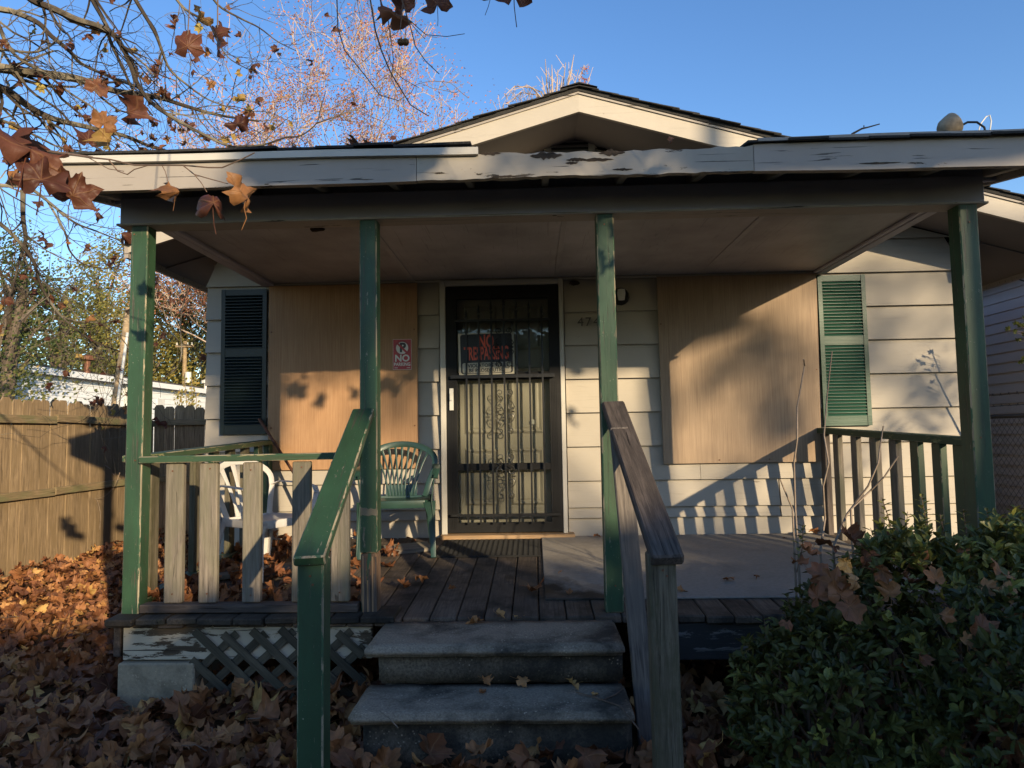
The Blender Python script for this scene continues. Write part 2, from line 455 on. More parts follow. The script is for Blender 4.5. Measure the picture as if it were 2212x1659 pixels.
# porch sheet: worn tan paint with a blackened rotten edge
def sheetmat():
    m, nt = newmat('worn_tan_floor_sheet'); g = N(nt)
    v = g.coords((1, 1, 1), rand=False)
    nz = g.noise(v, 40, 6, .7); big = g.noise(v, 2.5, 6, .65, .4)
    col = g.mix(g.ramp(nz, [(.3, 0.), (.7, 1.)]), (.22, .20, .175), (.29, .265, .235))
    sep = g.n('SeparateXYZ'); g.l(v, sep.inputs[0])
    # black rot creeps in from the left front corner (x negative, y negative in the sheet's own frame)
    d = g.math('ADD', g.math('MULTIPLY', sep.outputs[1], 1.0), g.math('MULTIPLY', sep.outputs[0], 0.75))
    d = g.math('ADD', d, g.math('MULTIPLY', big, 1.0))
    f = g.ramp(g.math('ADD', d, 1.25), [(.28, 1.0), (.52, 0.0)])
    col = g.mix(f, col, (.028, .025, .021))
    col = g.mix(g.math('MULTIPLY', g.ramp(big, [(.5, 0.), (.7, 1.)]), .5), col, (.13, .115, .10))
    g.out(col, .85, g.bump(g.math('ADD', nz, big), .4, .003), spec=.3)
    return m
M['sheet'] = sheetmat()

# storm door glass: clear, with a real reflection
def glassmat():
    m, nt = newmat('storm_door_glass'); g = N(nt)
    tr = g.n('BsdfTransparent'); gl = g.n('BsdfGlossy'); gl.inputs['Roughness'].default_value = .02
    tr.inputs['Color'].default_value = (.80, .81, .79, 1)
    mx = g.n('MixShader'); o = g.n('OutputMaterial')
    fr = g.n('Fresnel'); fr.inputs['IOR'].default_value = 1.5
    nz = g.noise(g.coords((1, 1, 1), rand=False), 5, 3); g.l(g.bump(nz, .25, .01), gl.inputs['Normal'])
    g.l(fr.outputs[0], mx.inputs[0]); g.l(tr.outputs[0], mx.inputs[1]); g.l(gl.outputs[0], mx.inputs[2])
    g.l(mx.outputs[0], o.inputs['Surface'])
    return m
M['glass'] = glassmat()

def groundmat():
    m, nt = newmat('yard_ground'); g = N(nt)
    v = g.coords((1, 1, 1), rand=False)
    a = g.noise(v, 9, 8, .7); b = g.noise(v, .5, 4)
    c = g.mix(g.ramp(a, [(.35, 0.), (.65, 1.)]), (.035, .022, .014), (.13, .075, .035))
    c = g.mix(g.ramp(b, [(.55, 0.), (.7, 1.)]), c, (.06, .07, .025))
    g.out(c, .95, g.bump(a, .8, .03), spec=.1)
    return m
M['ground'] = groundmat()

# ================================================================== setting
gm = MB()
gm.add([(-200, -80, 0), (200, -80, 0), (200, 250, 0), (-200, 250, 0)], [(0, 1, 2, 3)])
g0 = gm.build('ground', M['ground']); g0['kind'] = 'structure'

# ================================================================== the house
WY = 5.88                       # the front wall
HX0, HX1 = -2.75, 3.55
RX = 0.39                       # ridge
RZ = 4.07                       # top of the roof at the ridge
SL = 0.29
FY = 5.28                       # front of the rake fascia
def rtop(x): return RZ - SL*abs(x-RX)
house = thing('house', 'small beige lap sided bungalow with low gable roof and boarded windows', 'house', (RX, 9.0, 0))

wb = MB()
wb.prism([(HX0+.03, WY+.06, .30), (HX1-.03, WY+.06, .30), (HX1-.03, WY+.06, rtop(HX1)-.25), (RX, WY+.06, RZ-.2), (HX0+.03, WY+.06, rtop(HX0)-.25)], (0, 9.0, 0))
wb.build('wall', M['cream'], house)
fb = MB(); fb.box((HX0+.2, WY+.3, 0), (HX1-.2, 14.5, .31)); fb.build('foundation', M['conc_dark'], house)

# siding courses, cut round the door
DX0, DX1 = -.765, .262
bounds = [.585-.3, .585-.14, .725, .81, 1.026]
z = 1.026
while z < 4.2:
    z += .279; bounds.append(z)
def under(x): return rtop(x)-.20
def course(x0, x1, z0, z1, name='plank'):
    """one lap board clipped under the gable slope; its foot stands proud"""
    def xz(z):   # x limits where the slope allows height z
        h = (RZ-.20-z)/SL
        return RX-h, RX+h
    a0, b0 = xz(z0); a1, b1 = xz(z1)
    X0, X1 = max(x0, a0), min(x1, b0)
    T0, T1 = max(x0, a1), min(x1, b1)
    if X1-X0 < .03: return
    if T1 < T0: T0 = T1 = (X0+X1)/2
    yb, yt = WY-.006, WY+.024
    mb = MB()
    v = [(X0, yb-.016, z0), (X1, yb-.016, z0), (T1, yt-.012, z1), (T0, yt-.012, z1),
         (X0, yb, z0), (X1, yb, z0), (T1, yt, z1), (T0, yt, z1)]
    mb.add(v, [(0, 1, 2, 3), (7, 6, 5, 4), (0, 4, 5, 1), (1, 5, 6, 2), (2, 6, 7, 3), (3, 7, 4, 0)])
    mb.build(name, M['cream'], house, loc=((X0+X1)/2, WY, (z0+z1)/2))
for i in range(len(bounds)-1):
    z0, z1 = bounds[i], bounds[i+1]+.012
    if z0 < 2.6 and z1 > .6:
        course(HX0, DX0-.012, z0, z1)
        if i == 3 or i == 2:      # a patched board end shows by the right railing
            course(DX1+.01, 1.98, z0, z1); course(1.99, HX1, z0-.004, z1)
        else:
            j_ = ([.93, .93, 1.2, .80, 1.35] + [1.5, 1.9, 1.3, 2.1, 1.7]*4)[i]
            course(DX1+.01, j_-.0015, z0, z1); course(j_+.0015, HX1, z0+rnd.uniform(-.002, .002), z1)
    elif z1 <= .6:
        course(HX0, HX1, z0, z1)
    else:
        course(HX0, HX1, z0, z1)
for x in (HX0-.002, HX1+.002):
    pass

# gable roof: slab, shingle courses that step along the rake, fascia and soffit
for s in (-1, 1):
    HWD = 3.88 if s > 0 else 3.48
    e = RX + s*HWD
    mb = MB()
    def P(x, dz, y): return (x, y, rtop(x)+dz)
    mb.prism([P(RX, -.022, FY-.02), P(e, -.022, FY-.02), P(e, -.050, FY-.02), P(RX, -.050, FY-.02)], (0, 9.8, 0))
    mb.build('roof_deck', M['shingle'], house, loc=((RX+e)/2, 10, rtop(e)))
    # rake fascia
    zt, zb = -.052, -.205
    mb = MB()
    mb.prism([P(RX, zt, FY), P(e, zt, FY), P(e, zb, FY), P(RX, zb, FY)], (0, .03, 0))
    f = mb.build('rake_fascia', M['cream'], house, loc=((RX+e)/2, FY, (rtop(e)+RZ)/2-.1))
    # thin drip strip
    mb = MB()
    mb.prism([P(RX, -.0515, FY-.012), P(e, -.0515, FY-.012), P(e, -.068, FY-.012), P(RX, -.068, FY-.012)], (0, .011, 0))
    mb.build('drip_strip', M['cream_worn'], house, loc=((RX+e)/2, FY, RZ))
    # soffit under the overhang
    mb = MB()
    mb.prism([P(RX, -.180, FY+.031), P(e, -.180, FY+.031), P(e, -.190, FY+.031), P(RX, -.190, FY+.031)], (0, WY-FY-.05, 0))
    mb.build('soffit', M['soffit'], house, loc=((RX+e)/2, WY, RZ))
    # eave soffit along the side and its fascia
    hx = HX0 if s < 0 else HX1
    mb = MB()
    mb.prism([(hx-s*.03, WY-.045, rtop(hx-s*.03)-.193), (e, WY-.045, rtop(e)-.193), (e, WY-.045, rtop(e)-.203), (hx-s*.03, WY-.045, rtop(hx-s*.03)-.203)], (0, 9, 0))
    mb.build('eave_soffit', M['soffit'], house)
    mb = MB()
    mb.box((e-.0 if s > 0 else e-.03, FY, rtop(e)-.245), (e+.03 if s > 0 else e, FY+9.6, rtop(e)-.08))
    mb.build('eave_fascia', M['cream_worn'], house)
    ncs = 26
    for k in range(ncs):
        x1 = RX + s*(HWD+.03)*(k+1)/ncs; x0 = RX + s*(HWD+.03)*max(0, (k-.35))/ncs
        yj = FY-.035-rnd.uniform(0, .022)
        mb = MB()
        a, b = P(x0, -.018, yj), P(x1, -.004-rnd.uniform(0, .005), yj)
        c, d = P(x1, -.016, yj), P(x0, -.024, yj)
        mb.prism([a, b, c, d], (0, 9.8, 0))
        mb.build('shingle_course', M['shingle'], house, loc=((x0+x1)/2, FY, rtop(x1)))
mb = MB(); mb.prism([(RX-.14, FY-.05, RZ-.035), (RX, FY-.05, RZ+.006), (RX+.14, FY-.05, RZ-.035), (RX, FY-.05, RZ-.005)], (0, 9.8, 0))
mb.build('ridge_cap', M['shingle'], house)

# gable vent
vent = box('gable_vent', (.13, WY-.045, 3.68), (.56, WY-.012, 3.915), M['cream'], house)
for k in range(5):
    zz = 3.695+k*.042
    mb = MB()
    mb.prism([(.19, WY-.0475, zz), (.19, WY-.066, zz-.012), (.19, WY-.066, zz-.006), (.19, WY-.0475, zz+.014)], (.31, 0, 0))
    mb.build('louver', M['soffit'], vent, loc=(.39, WY-.05, zz))
    mb = MB(); mb.box((.19, WY-.050, zz+.014), (.50, WY-.0462, zz+.034)); mb.build('vent_slot', M['iron'], vent, loc=(.39, WY-.05, zz+.02))

# window boards
def sheet(x0, x1, z0, z1, mat, bow=0.0, tilt=0.0):
    mb = MB(); nx, nz = 8, 8; vs = []
    for side in (0, 1):
        for j in range(nz+1):
            for i in range(nx+1):
                u, v = i/nx, j/nz
                y = WY-.030 - bow*(1-v)*(u-.5)**2*1.6 - (0.011 if side == 0 else 0)
                vs.append((x0+(x1-x0)*u+tilt*(1-v)*(1 if u > .5 else -.3), y, z0+(z1-z0)*v))
    fs = []; n = (nx+1)*(nz+1); row = nx+1
    for j in range(nz):
        for i in range(nx):
            a = j*row+i
            fs += [(a, a+1, a+1+row, a+row), (n+a+row, n+a+row+1, n+a+1, n+a)]
    for i in range(nx):
        fs += [(i+1, i, n+i, n+i+1), (nz*row+i, nz*row+i+1, n+nz*row+i+1, n+nz*row+i)]
    for j in range(nz):
        a = j*row; b = j*row+nx
        fs += [(a, a+row, n+a+row, n+a), (b+row, b, n+b, n+b+row)]
    mb.add(vs, fs)
    return mb.build('plywood_sheet', mat, house, loc=((x0+x1)/2, WY-.03, (z0+z1)/2))
p1 = sheet(-2.205, -.955, 1.15, 2.69, M['ply'])
p1['label'] = 'orange tan plywood board over the left window'
p2 = sheet(1.04, 2.345, 1.155, 2.695, M['ply_grey'], bow=.03, tilt=-.03)
p2['label'] = 'weathered plywood board over the right window'
for (xa, za) in ((-2.18, 2.3), (-2.18, 1.5), (-.98, 2.3), (-.98, 1.5), (-1.6, 1.18), (1.06, 2.3), (1.06, 1.6), (2.31, 1.9), (2.31, 1.35), (1.5, 1.18), (1.9, 1.18)):
    mb = MB(); mb.tube([(xa, WY-.04, za), (xa, WY-.048, za)], .006, 6); mb.build('nail_head', M['rust'], house, loc=(xa, WY-.045, za))

# shutters with single slats
def shutter(x0, x1, z0, z1, mat, yout, label):
    f = MB(); st = .034; y0, y1 = WY-.018-yout, WY-.018
    f.box((x0, y0, z0), (x0+st, y1, z1)); f.box((x1-st, y0, z0), (x1, y1, z1))
    for (a, b) in ((z0, z0+.075), (z1-.05, z1), ((z0+z1)/2+.04, (z0+z1)/2+.11)):
        f.box((x0+st, y0+.004, a), (x1-st, y1-.002, b))
    f.box((x0+st, y1-.008, z0+.075), (x1-st, y1-.003, z1-.05))
    sh = f.build('shutter', mat, house, loc=((x0+x1)/2, y1, (z0+z1)/2)); sh['label'] = label
    sm = MB(); wv = x1-x0-2*st-.004
    sm.prism([(-wv/2, .006, .014), (-wv/2, -.012, -.008), (-wv/2, -.012, -.013), (-wv/2, .006, .008)], (wv, 0, 0))
    me = sm.mesh('slat', mat)
    for a, b in ((z0+.075, (z0+z1)/2+.04), ((z0+z1)/2+.11, z1-.05)):
        n = int(round((b-a)/.0262))
        for k in range(n):
            o = bpy.data.objects.new('slat', me)
            put(o, sh, ((x0+x1)/2, y1-.016, a+(k+.5)*(b-a)/n))
    return sh
shutter(-2.61, -2.225, 1.45, 2.67, M['shutter_shaded'], .022, 'shade darkened green louvred shutter left of the left window board')
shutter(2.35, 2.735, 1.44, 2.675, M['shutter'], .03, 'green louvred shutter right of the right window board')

# ------------------------------------------------ the door
dy = WY-.03
for (lo, hi) in (((DX0, dy-.022, .60), (DX0+.046, dy+.03, 2.70)), ((DX1-.036, dy-.022, .60), (DX1, dy+.03, 2.70)), ((DX0+.047, dy-.021, 2.655), (DX1-.037, dy+.03, 2.70))):
    box('door_trim', lo, hi, M['trim_white'], house)
box('threshold', (DX0-.005, WY-.14, .578), (DX1+.05, WY+.05, .612), M['raw_wood'], house)
SX0, SX1 = DX0+.048, DX1-.038
inner = MB(); inner.box((SX0, WY+.055, .62), (SX1, WY+.10, 2.655))
ed = inner.build('entry_door', M['door_white'], house, loc=((SX0+SX1)/2, WY+.1, .62))
box('door_jamb', (SX0-.02, WY-.0, .615), (SX0-.002, WY+.14, 2.70), M['iron'], house)
box('door_jamb', (SX1+.002, WY-.0, .615), (SX1+.02, WY+.14, 2.70), M['iron'], house)
cxm = (SX0+SX1)/2
for (za, zb) in ((.83, 1.30), (1.42, 1.98), (2.12, 2.5)):
    for (xa, xb) in ((SX0+.14, cxm-.05), (cxm+.05, SX1-.14)):
        pm = MB(); y = WY+.055
        o_, i_ = .0, .03
        for k, (ins, yy) in enumerate(((0, y-.001), (.018, y-.016), (.040, y-.003), (.055, y-.008))):
            pm.v += [(xa+ins, yy, za+ins), (xb-ins, yy, za+ins), (xb-ins, yy, zb-ins), (xa+ins, yy, zb-ins)]
        fs = []
        for k in range(3):
            for i in range(4):
                j = (i+1) % 4; fs.append((k*4+i, k*4+j, k*4+4+j, k*4+4+i))
        fs.append((12, 13, 14, 15))
        vs = pm.v; pm = MB(); pm.add(vs, fs)
        pm.build('door_panel', M['door_white'], ed, loc=((xa+xb)/2, y, (za+zb)/2))
kn = MB(); kn.tube([(SX1-.23, WY+.054, 1.515), (SX1-.23, WY+.025, 1.515)], [.012, .022], 10); kn.build('glint_stud', M['metal_white'], ed)  # pale stud standing in for a sun glint on the door
sd = thing('storm_door', '', 'x', (cxm, dy, .62)); del sd['label']; del sd['category']
sd.parent = house; sd.location = Vector((cxm, dy, .62))-wpos(house)
fm = MB(); fw = .088
fy0, fy1 = dy-.012, dy+.026
fm.box((SX0, fy0, .622), (SX0+fw, fy1, 2.65)); fm.box((SX1-fw, fy0, .622), (SX1, fy1, 2.65))
fm.box((SX0+fw, fy0+.001, 2.545), (SX1-fw, fy1, 2.65)); fm.box((SX0+fw, fy0+.001, .622), (SX1-fw, fy1, .70))
fm.box((SX0+fw, fy0+.006, 1.865), (SX1-fw, fy1, 1.93)); fm.box((SX0+fw, fy0+.006, 1.125), (SX1-fw, fy1, 1.18))
for k in range(4):
    fm.box((SX0+.030+k*.013, fy0-.003, .65), (SX0+.035+k*.013, fy0+.001, 1.85)); fm.box((SX1-.034-k*.013, fy0-.003, .65), (SX1-.029-k*.013, fy0+.001, 1.85))
fo = fm.build('door_frame', M['black'], sd)
gl = MB(); gl.box((SX0+fw, fy1-.012, .70), (SX1-fw, fy1-.008, 2.545)); gl.build('glass_pane', M['glass'], sd)
by = fy0-.030
barx = [at(px, 900, by).x for px in (1009, 1036, 1063.5, 1091, 1118.5, 1146, 1174)]
tops = [2.462, 2.495, 2.525, 2.555, 2.53, 2.51, 2.485]
for bx, tp in zip(barx, tops):
    b = MB(); b.box((bx-.0075, by-.0075, .695), (bx+.0075, by+.0075, tp-.115))
    zz = tp-.115
    b.tube([(bx, by, zz), (bx, by, zz+.012), (bx, by, zz+.02), (bx, by, zz+.035), (bx, by, zz+.042), (bx, by, zz+.055), (bx, by, zz+.062), (bx, by, zz+.085), (bx, by, tp)],
           [.008, .015, .008, .008, .014, .007, .013, .008, .001], 6)
    b.build('bar', M['iron'], sd, loc=(bx, by, 1.6))
for (zz, h, x0, x1) in ((2.355, .010, SX0+fw-.01, SX1-fw+.01), (1.893, .014, SX0+.04, SX1-.045), (.765, .010, SX0+.03, SX1-.02)):
    b = MB(); b.box((x0, by-.011, zz-h), (x1, by+.0085, zz+h)); b.build('crossbar', M['iron'], sd, loc=(cxm, by, zz))
# scrolls on the centre bar
def spiral(cx, cz, r0, r1, a0, turns, y, n=18):
    return [(cx+(r0+(r1-r0)*k/n)*cos(a0+turns*2*pi*k/n), y, cz+(r0+(r1-r0)*k/n)*sin(a0+turns*2*pi*k/n)) for k in range(n+1)]
def scroll(zc, H, mat, parent):
    mb = MB(); bx = barx[3]; y = by-.012; h = H/2
    for s in (-1, 1):
        for v in (-1, 1):
            e = (bx+s*.040, zc+v*(h-.028))
            pts = [(e[0]+s*.026*cos(t)*(1-.035*k), y, e[1]+v*.026*sin(t)*(1-.035*k)) for k, t in ((k, -.4+k*.36) for k in range(18))][::-1]
            pts += [(bx+s*.028, y, zc+v*h*.52), (bx+s*.060, y, zc+v*h*.42), (bx+s*.080, y, zc+v*h*.22), (bx+s*.062, y, zc+v*.012)]
            mb.tube(pts, .0042, 5)
            e = (bx+s*.045, zc+v*h*.24)
            pts = [(e[0]+s*.024*cos(t)*(1-.03*k), y, e[1]-v*.024*sin(t)*(1-.03*k)) for k, t in ((k, .2+k*.36) for k in range(16))]
            mb.tube(pts, .0042, 5)
        mb.tube([(bx+s*.050, y, zc), (bx+s*.078, y, zc)], .007, 6)
    o = mb.build('scroll', mat, parent, loc=(bx, y, zc)); return o
scroll(2.13, .33, M['iron'], sd)
scroll(1.60, .37, M['scroll'], sd)
scroll(1.075, .37, M['scroll'], sd)
hd = MB(); hd.box((SX0+.028, fy0-.02, 1.62), (SX0+.060, fy0, 1.80)); hd.box((SX0+.032, fy0-.035, 1.70), (SX0+.052, fy0-.02, 1.76)); hd.build('door_latch', M['metal_white'], sd)

# house number, wall lamp
def text(s, size, mat, parent, loc, name='lettering', ext=.0015, off=0.0, sx=1.0, rot=0.0):
    cu = bpy.data.curves.new('t', 'FONT'); cu.body = s; cu.size = size; cu.extrude = ext; cu.offset = off
    cu.align_x = 'CENTER'; cu.align_y = 'CENTER'
    cu.resolution_u = 3
    t = bpy.data.objects.new('t', cu); C.objects.link(t)
    dg = bpy.context.evaluated_depsgraph_get()
    me = bpy.data.meshes.new_from_object(t.evaluated_get(dg)); bpy.data.objects.remove(t)
    me.materials.clear(); me.materials.append(mat)
    me.transform(Matrix.Rotation(rot, 4, 'Y') @ Matrix.Rotation(pi/2, 4, 'X') @ Matrix.Diagonal((sx, 1, 1, 1)))
    o = bpy.data.objects.new(name, me)
    put(o, parent, loc)
    return o
NUM = plain('tarnished_number', (.10, .09, .08), .5, .3)
for ch, px in (('4', 1254), ('7', 1270.5), ('4', 1288)):
    p = at(px, 696, WY-.024)
    text(ch, .105, NUM, house, p, 'house_number', .003, .0)
lp = at(1338, 640, WY-.03)
lampmb = MB(); 
lampmb.tube([(lp.x+.01, WY-.02, lp.z), (lp.x+.01, WY-.05, lp.z)], [.075, .06], 14)
lampmb.tube([(lp.x+.0, WY-.05, lp.z+.0), (lp.x+.0, WY-.11, lp.z+.03), (lp.x, WY-.16, lp.z+.02)], .012, 6)
la = lampmb.build('porch_light', M['iron'], house)
lm2 = MB(); lm2.tube([(lp.x, WY-.16, lp.z+.03), (lp.x, WY-.16, lp.z-.0), (lp.x, WY-.16, lp.z-.055)], [.03, .034, .026], 12); lm2.build('lamp_socket', M['metal_white'], la)

# ------------------------------------------------ signs
RED = plain('red_sign_print', (.42, .02, .03), .35, 0, .08, 3, .02)
WHT = plain('white_sign_print', (.72, .70, .66), .4, 0, .08, 3, .02)
BLK = plain('black_sign_print', (.012, .012, .014), .4, 0, .1, 3, .02)
ORG = plain('orange_red_sign_print', (.75, .12, .06), .45, 0, .1, 3, .02)
CRM = plain('cream_sign_plastic', (.55, .52, .42), .45, 0, .08, 3, .02)
a = at(848.5, 733, WY-.05); b = at(889, 798, WY-.05)
np_ = thing('no_parking_sign', 'red and white no parking sign nailed to the left window board', 'sign', ((a.x+b.x)/2, WY-.047, (a.z+b.z)/2))
sw, sh_ = abs(b.x-a.x)/2, abs(a.z-b.z)/2
cx, cz, sy = np_.location.x, np_.location.z, WY-.0445
m_ = MB(); m_.box((cx-sw, sy-.002, cz-sh_), (cx+sw, sy+.002, cz+sh_)); m_.build('sign_plate', WHT, np_)
m_ = MB(); m_.box((cx-sw+.003, sy-.0034, cz-sh_+.003), (cx+sw-.003, sy-.0022, cz+sh_-.003)); m_.build('sign_face', RED, np_)
def disc(cx, cz, r0, r1, y, mat, parent, name, n=32, a0=0, a1=2*pi):
    m = MB(); vs = []
    for k in range(n+1):
        t = a0+(a1-a0)*k/n
        vs += [(cx+r0*cos(t), y, cz+r0*sin(t)), (cx+r1*cos(t), y, cz+r1*sin(t))]
    m.add(vs, [(2*k, 2*k+1, 2*k+3, 2*k+2) for k in range(n)]); return m.build(name, mat, parent)
cc = cz+sh_*.42
disc(cx, cc, 0, .051, sy-.0042, WHT, np_, 'white_disc')
disc(cx, cc, .051, .0655, sy-.0046, plain('dark_red_ring_print', (.30, .012, .02), .35, 0, .05, 3, .02), np_, 'red_ring')
text('P', .105, BLK, np_, (cx+.004, sy-.0052, cc), 'letter', .0004, .0045, .95)
m_ = MB(); d = .038
m_.prism([(cx-d-.006, sy-.0070, cc+d-.006), (cx-d+.006, sy-.0070, cc+d+.006), (cx+d+.006, sy-.0070, cc-d+.006), (cx+d-.006, sy-.0070, cc-d-.006)], (0, .0008, 0)); m_.build('red_slash', RED, np_)
text('NO', .078, WHT, np_, (cx, sy-.0050, cz-sh_*.27), 'lettering', .0004, .0025)
text('PARKING', .038, WHT, np_, (cx, sy-.0050, cz-sh_*.66), 'lettering', .0004, .0012, .86)
m_ = MB(); m_.box((cx-sw+.012, sy-.0045, cz-sh_*.90), (cx-sw+.04, sy-.004, cz-sh_*.86)); m_.box((cx+sw-.04, sy-.0045, cz-sh_*.90), (cx+sw-.012, sy-.004, cz-sh_*.86)); m_.build('fine_print', WHT, np_)

ty = by+.017
a = at(990, 720, ty); b = at(1112, 808, ty)
nt_ = thing('no_trespassing_sign', 'black no trespassing sign with red letters behind the storm door bars', 'sign', ((a.x+b.x)/2, ty, (a.z+b.z)/2))
cx, cz = nt_.location.x, nt_.location.z; sw, sh_ = (b.x-a.x)/2, (a.z-b.z)/2
def rrect(cx, cz, hw, hh, r, y, mat, parent, name, th=.0008):
    pts = []
    for (sx, sz, a0) in ((1, 1, 0), (-1, 1, pi/2), (-1, -1, pi), (1, -1, 3*pi/2)):
        for k in range(5):
            t = a0+k*pi/8
            pts.append((cx+sx*(hw-r)+r*cos(t), y, cz+sz*(hh-r)+r*sin(t)))
    m = MB(); m.prism(pts, (0, th, 0)); return m.build(name, mat, parent)
rrect(cx, cz, sw, sh_, .004, ty, CRM, nt_, 'sign_plate', .003)
rrect(cx, cz, sw-.017, sh_-.010, .02, ty-.001, BLK, nt_, 'black_panel')
rrect(cx+.0, cz-sh_+.058, sw-.030, .043, .015, ty-.002, CRM, nt_, 'cream_panel')
text('NO', .150, ORG, nt_, (cx+.000, ty-.0015, cz+.098), 'lettering', .0004, .004, .55)
text('TRESPASSING', .150, ORG, nt_, (cx, ty-.0015, cz-.002), 'lettering', .0004, .004, .41)
text('VIOLATORS WILL', .042, BLK, nt_, (cx, ty-.0025, cz-sh_+.076), 'lettering', .0004, .001, .95)
text('BE PROSECUTED', .042, BLK, nt_, (cx, ty-.0025, cz-sh_+.036), 'lettering', .0004, .001, .95)
for ch in nt_.children:
    ch.location = ch.location
nt_.rotation_euler = (0, R(-1.0), 0)
# ================================================================== the porch
PF = 3.83                        # post line
def zf(y): return .585-(WY-y)*.05
porch = thing('porch', 'front porch with green posts, weathered railings and sagging flat roof', 'porch', (0, 3.9, 0))
# deck boards run from the wall to the front edge
x = -2.26; k = 0
while x < 2.52:
    wv = .136; yf = 3.72+rnd.uniform(-.012, .012)
    if -.80 < x < .46: yf = 3.735
    b0 = (x+wv/2, yf, zf(yf)-.019); b1 = (x+wv/2, WY-.03, zf(WY)-.019)
    board('deck_board', b0, b1, wv, .038, M['deck'], porch, side=(1, 0, rnd.uniform(-.012, .012)), bev=.006)
    x += wv+.006
# short damp board ends nosed over the left front rim
x = -2.235
while x < -.86:
    wv = rnd.uniform(.150, .19); y0 = 3.685+rnd.uniform(-.02, .01)
    board('deck_end_board', (x+wv/2, y0, .478), (x+wv/2, 3.90, .486), wv-.006, .034, M['deck_end'], porch, side=(1, 0, rnd.uniform(-.03, .03)), bev=.006)
    x += wv
board('bottom_rail', (-2.10, 3.80, .528), (-.94, 3.80, .522), .085, .042, M['dark_wood'], porch, side=(0, 1, 0))
# rim boards
r1 = box('rim_board', (-2.175, 3.745, .27), (-.86, 3.785, .448), M['white_flake'], porch); r1['label'] = 'white peeling rim board on the left'
r2 = box('rim_board', (.50, 3.745, .25), (2.5, 3.785, .435), M['black_flake'], porch); r2['label'] = 'dark peeling rim board on the right'
box('rim_board', (-2.26, 3.80, .27), (-2.22, WY-.03, .44), M['dark_wood'], porch)
for yy in (4.4, 5.0, 5.6):
    box('joist', (-2.33, yy, .30), (2.4, yy+.04, zf(yy)-.045), M['dark_wood'], porch)
box('pier_block', (-2.185, 3.715, 0), (-1.78, 3.93, .262), M['block'], porch, bev=.008)
box('support_post', (.50, 3.80, 0), (.585, 3.89, .25), M['dark_wood'], porch)
box('support_post', (2.2, 3.80, 0), (2.29, 3.89, .25), M['dark_wood'], porch)
# lattice under the left half
lz0, lz1, lx0, lx1 = .06, .43, -1.80, -.90
def clip(cx, s):
    t0, t1 = (lz0-lz1)/2, (lz1-lz0)/2
    t0 = max(t0, lx0-cx if s > 0 else cx-lx1); t1 = min(t1, lx1-cx if s > 0 else cx-lx0)
    return t0, t1
for s, yy in ((-1, 3.725), (1, 3.736)):
    cx = lx0-.1
    while cx < lx1+.2:
        cx += .150
        jit = rnd.uniform(-.02, .02)
        if s > 0:
            t0 = max(-.185, lx0-cx); t1 = min(.185, lx1-cx)
            a, b = (cx+t0, yy, .245+t0*.9), (cx+t1, yy, .245+t1*.9)
        else:
            t0 = max(-.185, lx0-cx); t1 = min(.185, lx1-cx)
            a, b = (cx+t0, yy, .245-t0*.9), (cx+t1, yy, .245-t1*.9)
        if t1-t0 > .08 and not (s > 0 and rnd.random() < .12):
            board('lattice_strip', (a[0], a[1], a[2]+jit), (b[0], b[1], b[2]+jit*.4), .042, .008, M['lattice'], porch, side=(0, .02, 1), bev=.0015)

# posts
for i, (px, mat) in enumerate(((-2.165, 'green'), (-.885, 'green'), (.405, 'green'), (2.33, 'green'))):
    a = (px, PF, zf(PF)-.002); b = (px+(.012 if i == 0 else 0), PF, 2.607)
    if i == 1:
        board('post', (px, PF, zf(PF)+.32), b, .094, .094, M['green'], porch, side=(1, 0, 0), bev=.006)
        rp = board('post_foot', a, (px, PF, zf(PF)+.3205), .091, .091, M['green_rot'], porch, side=(1, 0, 0), bev=.012)
        rp['label'] = 'rotten split foot of the post left of the steps'
        # bared splinters and a gouge
        for q in range(9):
            xx = px-.030+q*.0085; h = rnd.uniform(.12, .32)
            board('splinter', (xx, PF-.0465, zf(PF)), (xx+rnd.uniform(-.004, .004), PF-.047, zf(PF)+h), .007, .004, M['raw_wood' if q % 3 == 0 else 'dark_wood'], porch, bev=0)
        mb = MB(); pts = []
        zc = 1.42-(1102-941)/1534*3.8
        top = [(px-.045+.09*t/8, PF-.0475, zc+.018+rnd.uniform(-.008, .010)) for t in range(9)]
        bot = [(px+.045-.09*t/8, PF-.0475, zc-.020+rnd.uniform(-.010, .006)) for t in range(9)]
        mb.prism(top+bot, (0, -.002, 0)); mb.build('bare_wood_patch', M['grey_wood'], porch)
    else:
        board('post', a, b, .094 if i < 3 else .098, .094 if i < 3 else .11, M[mat], porch, side=(1, 0, 0), bev=.006)

# left front railing
board('top_rail', (-2.12, 3.80, 1.312), (-.93, 3.80, 1.318), .085, .036, M['green_mossy'], porch, side=(0, 1, 0))
for i, bx in enumerate((-1.937, -1.75, -1.515, -1.25, -1.04)):
    board('baluster', (bx, 3.805, .550), (bx+rnd.uniform(-.004, .004), 3.805, 1.290), .098, .040, M['grey_wood'], porch, side=(1, 0, 0), bev=.006)
# left side railing
board('top_rail', (-2.185, 3.81, 1.318), (-2.20, WY-.04, 1.385), .11, .036, M['green_mossy'], porch, side=(1, 0, 0))
for k in range(7):
    yy = 4.05+k*.262
    board('baluster', (-2.20, yy, zf(yy)+.02), (-2.20, yy, 1.30+(yy-3.78)*.032), .040, .09, M['green' if k in (3, 6) else 'mossy_wood'], porch, side=(1, 0, 0))
board('wall_post', (-2.19, WY-.075, .58), (-2.19, WY-.075, 1.375), .05, .085, M['green'], porch, side=(1, 0, 0))
board('bottom_rail', (-2.20, 3.9, zf(3.9)+.035), (-2.20, WY-.1, zf(WY)+.035), .085, .04, M['green_mossy'], porch)
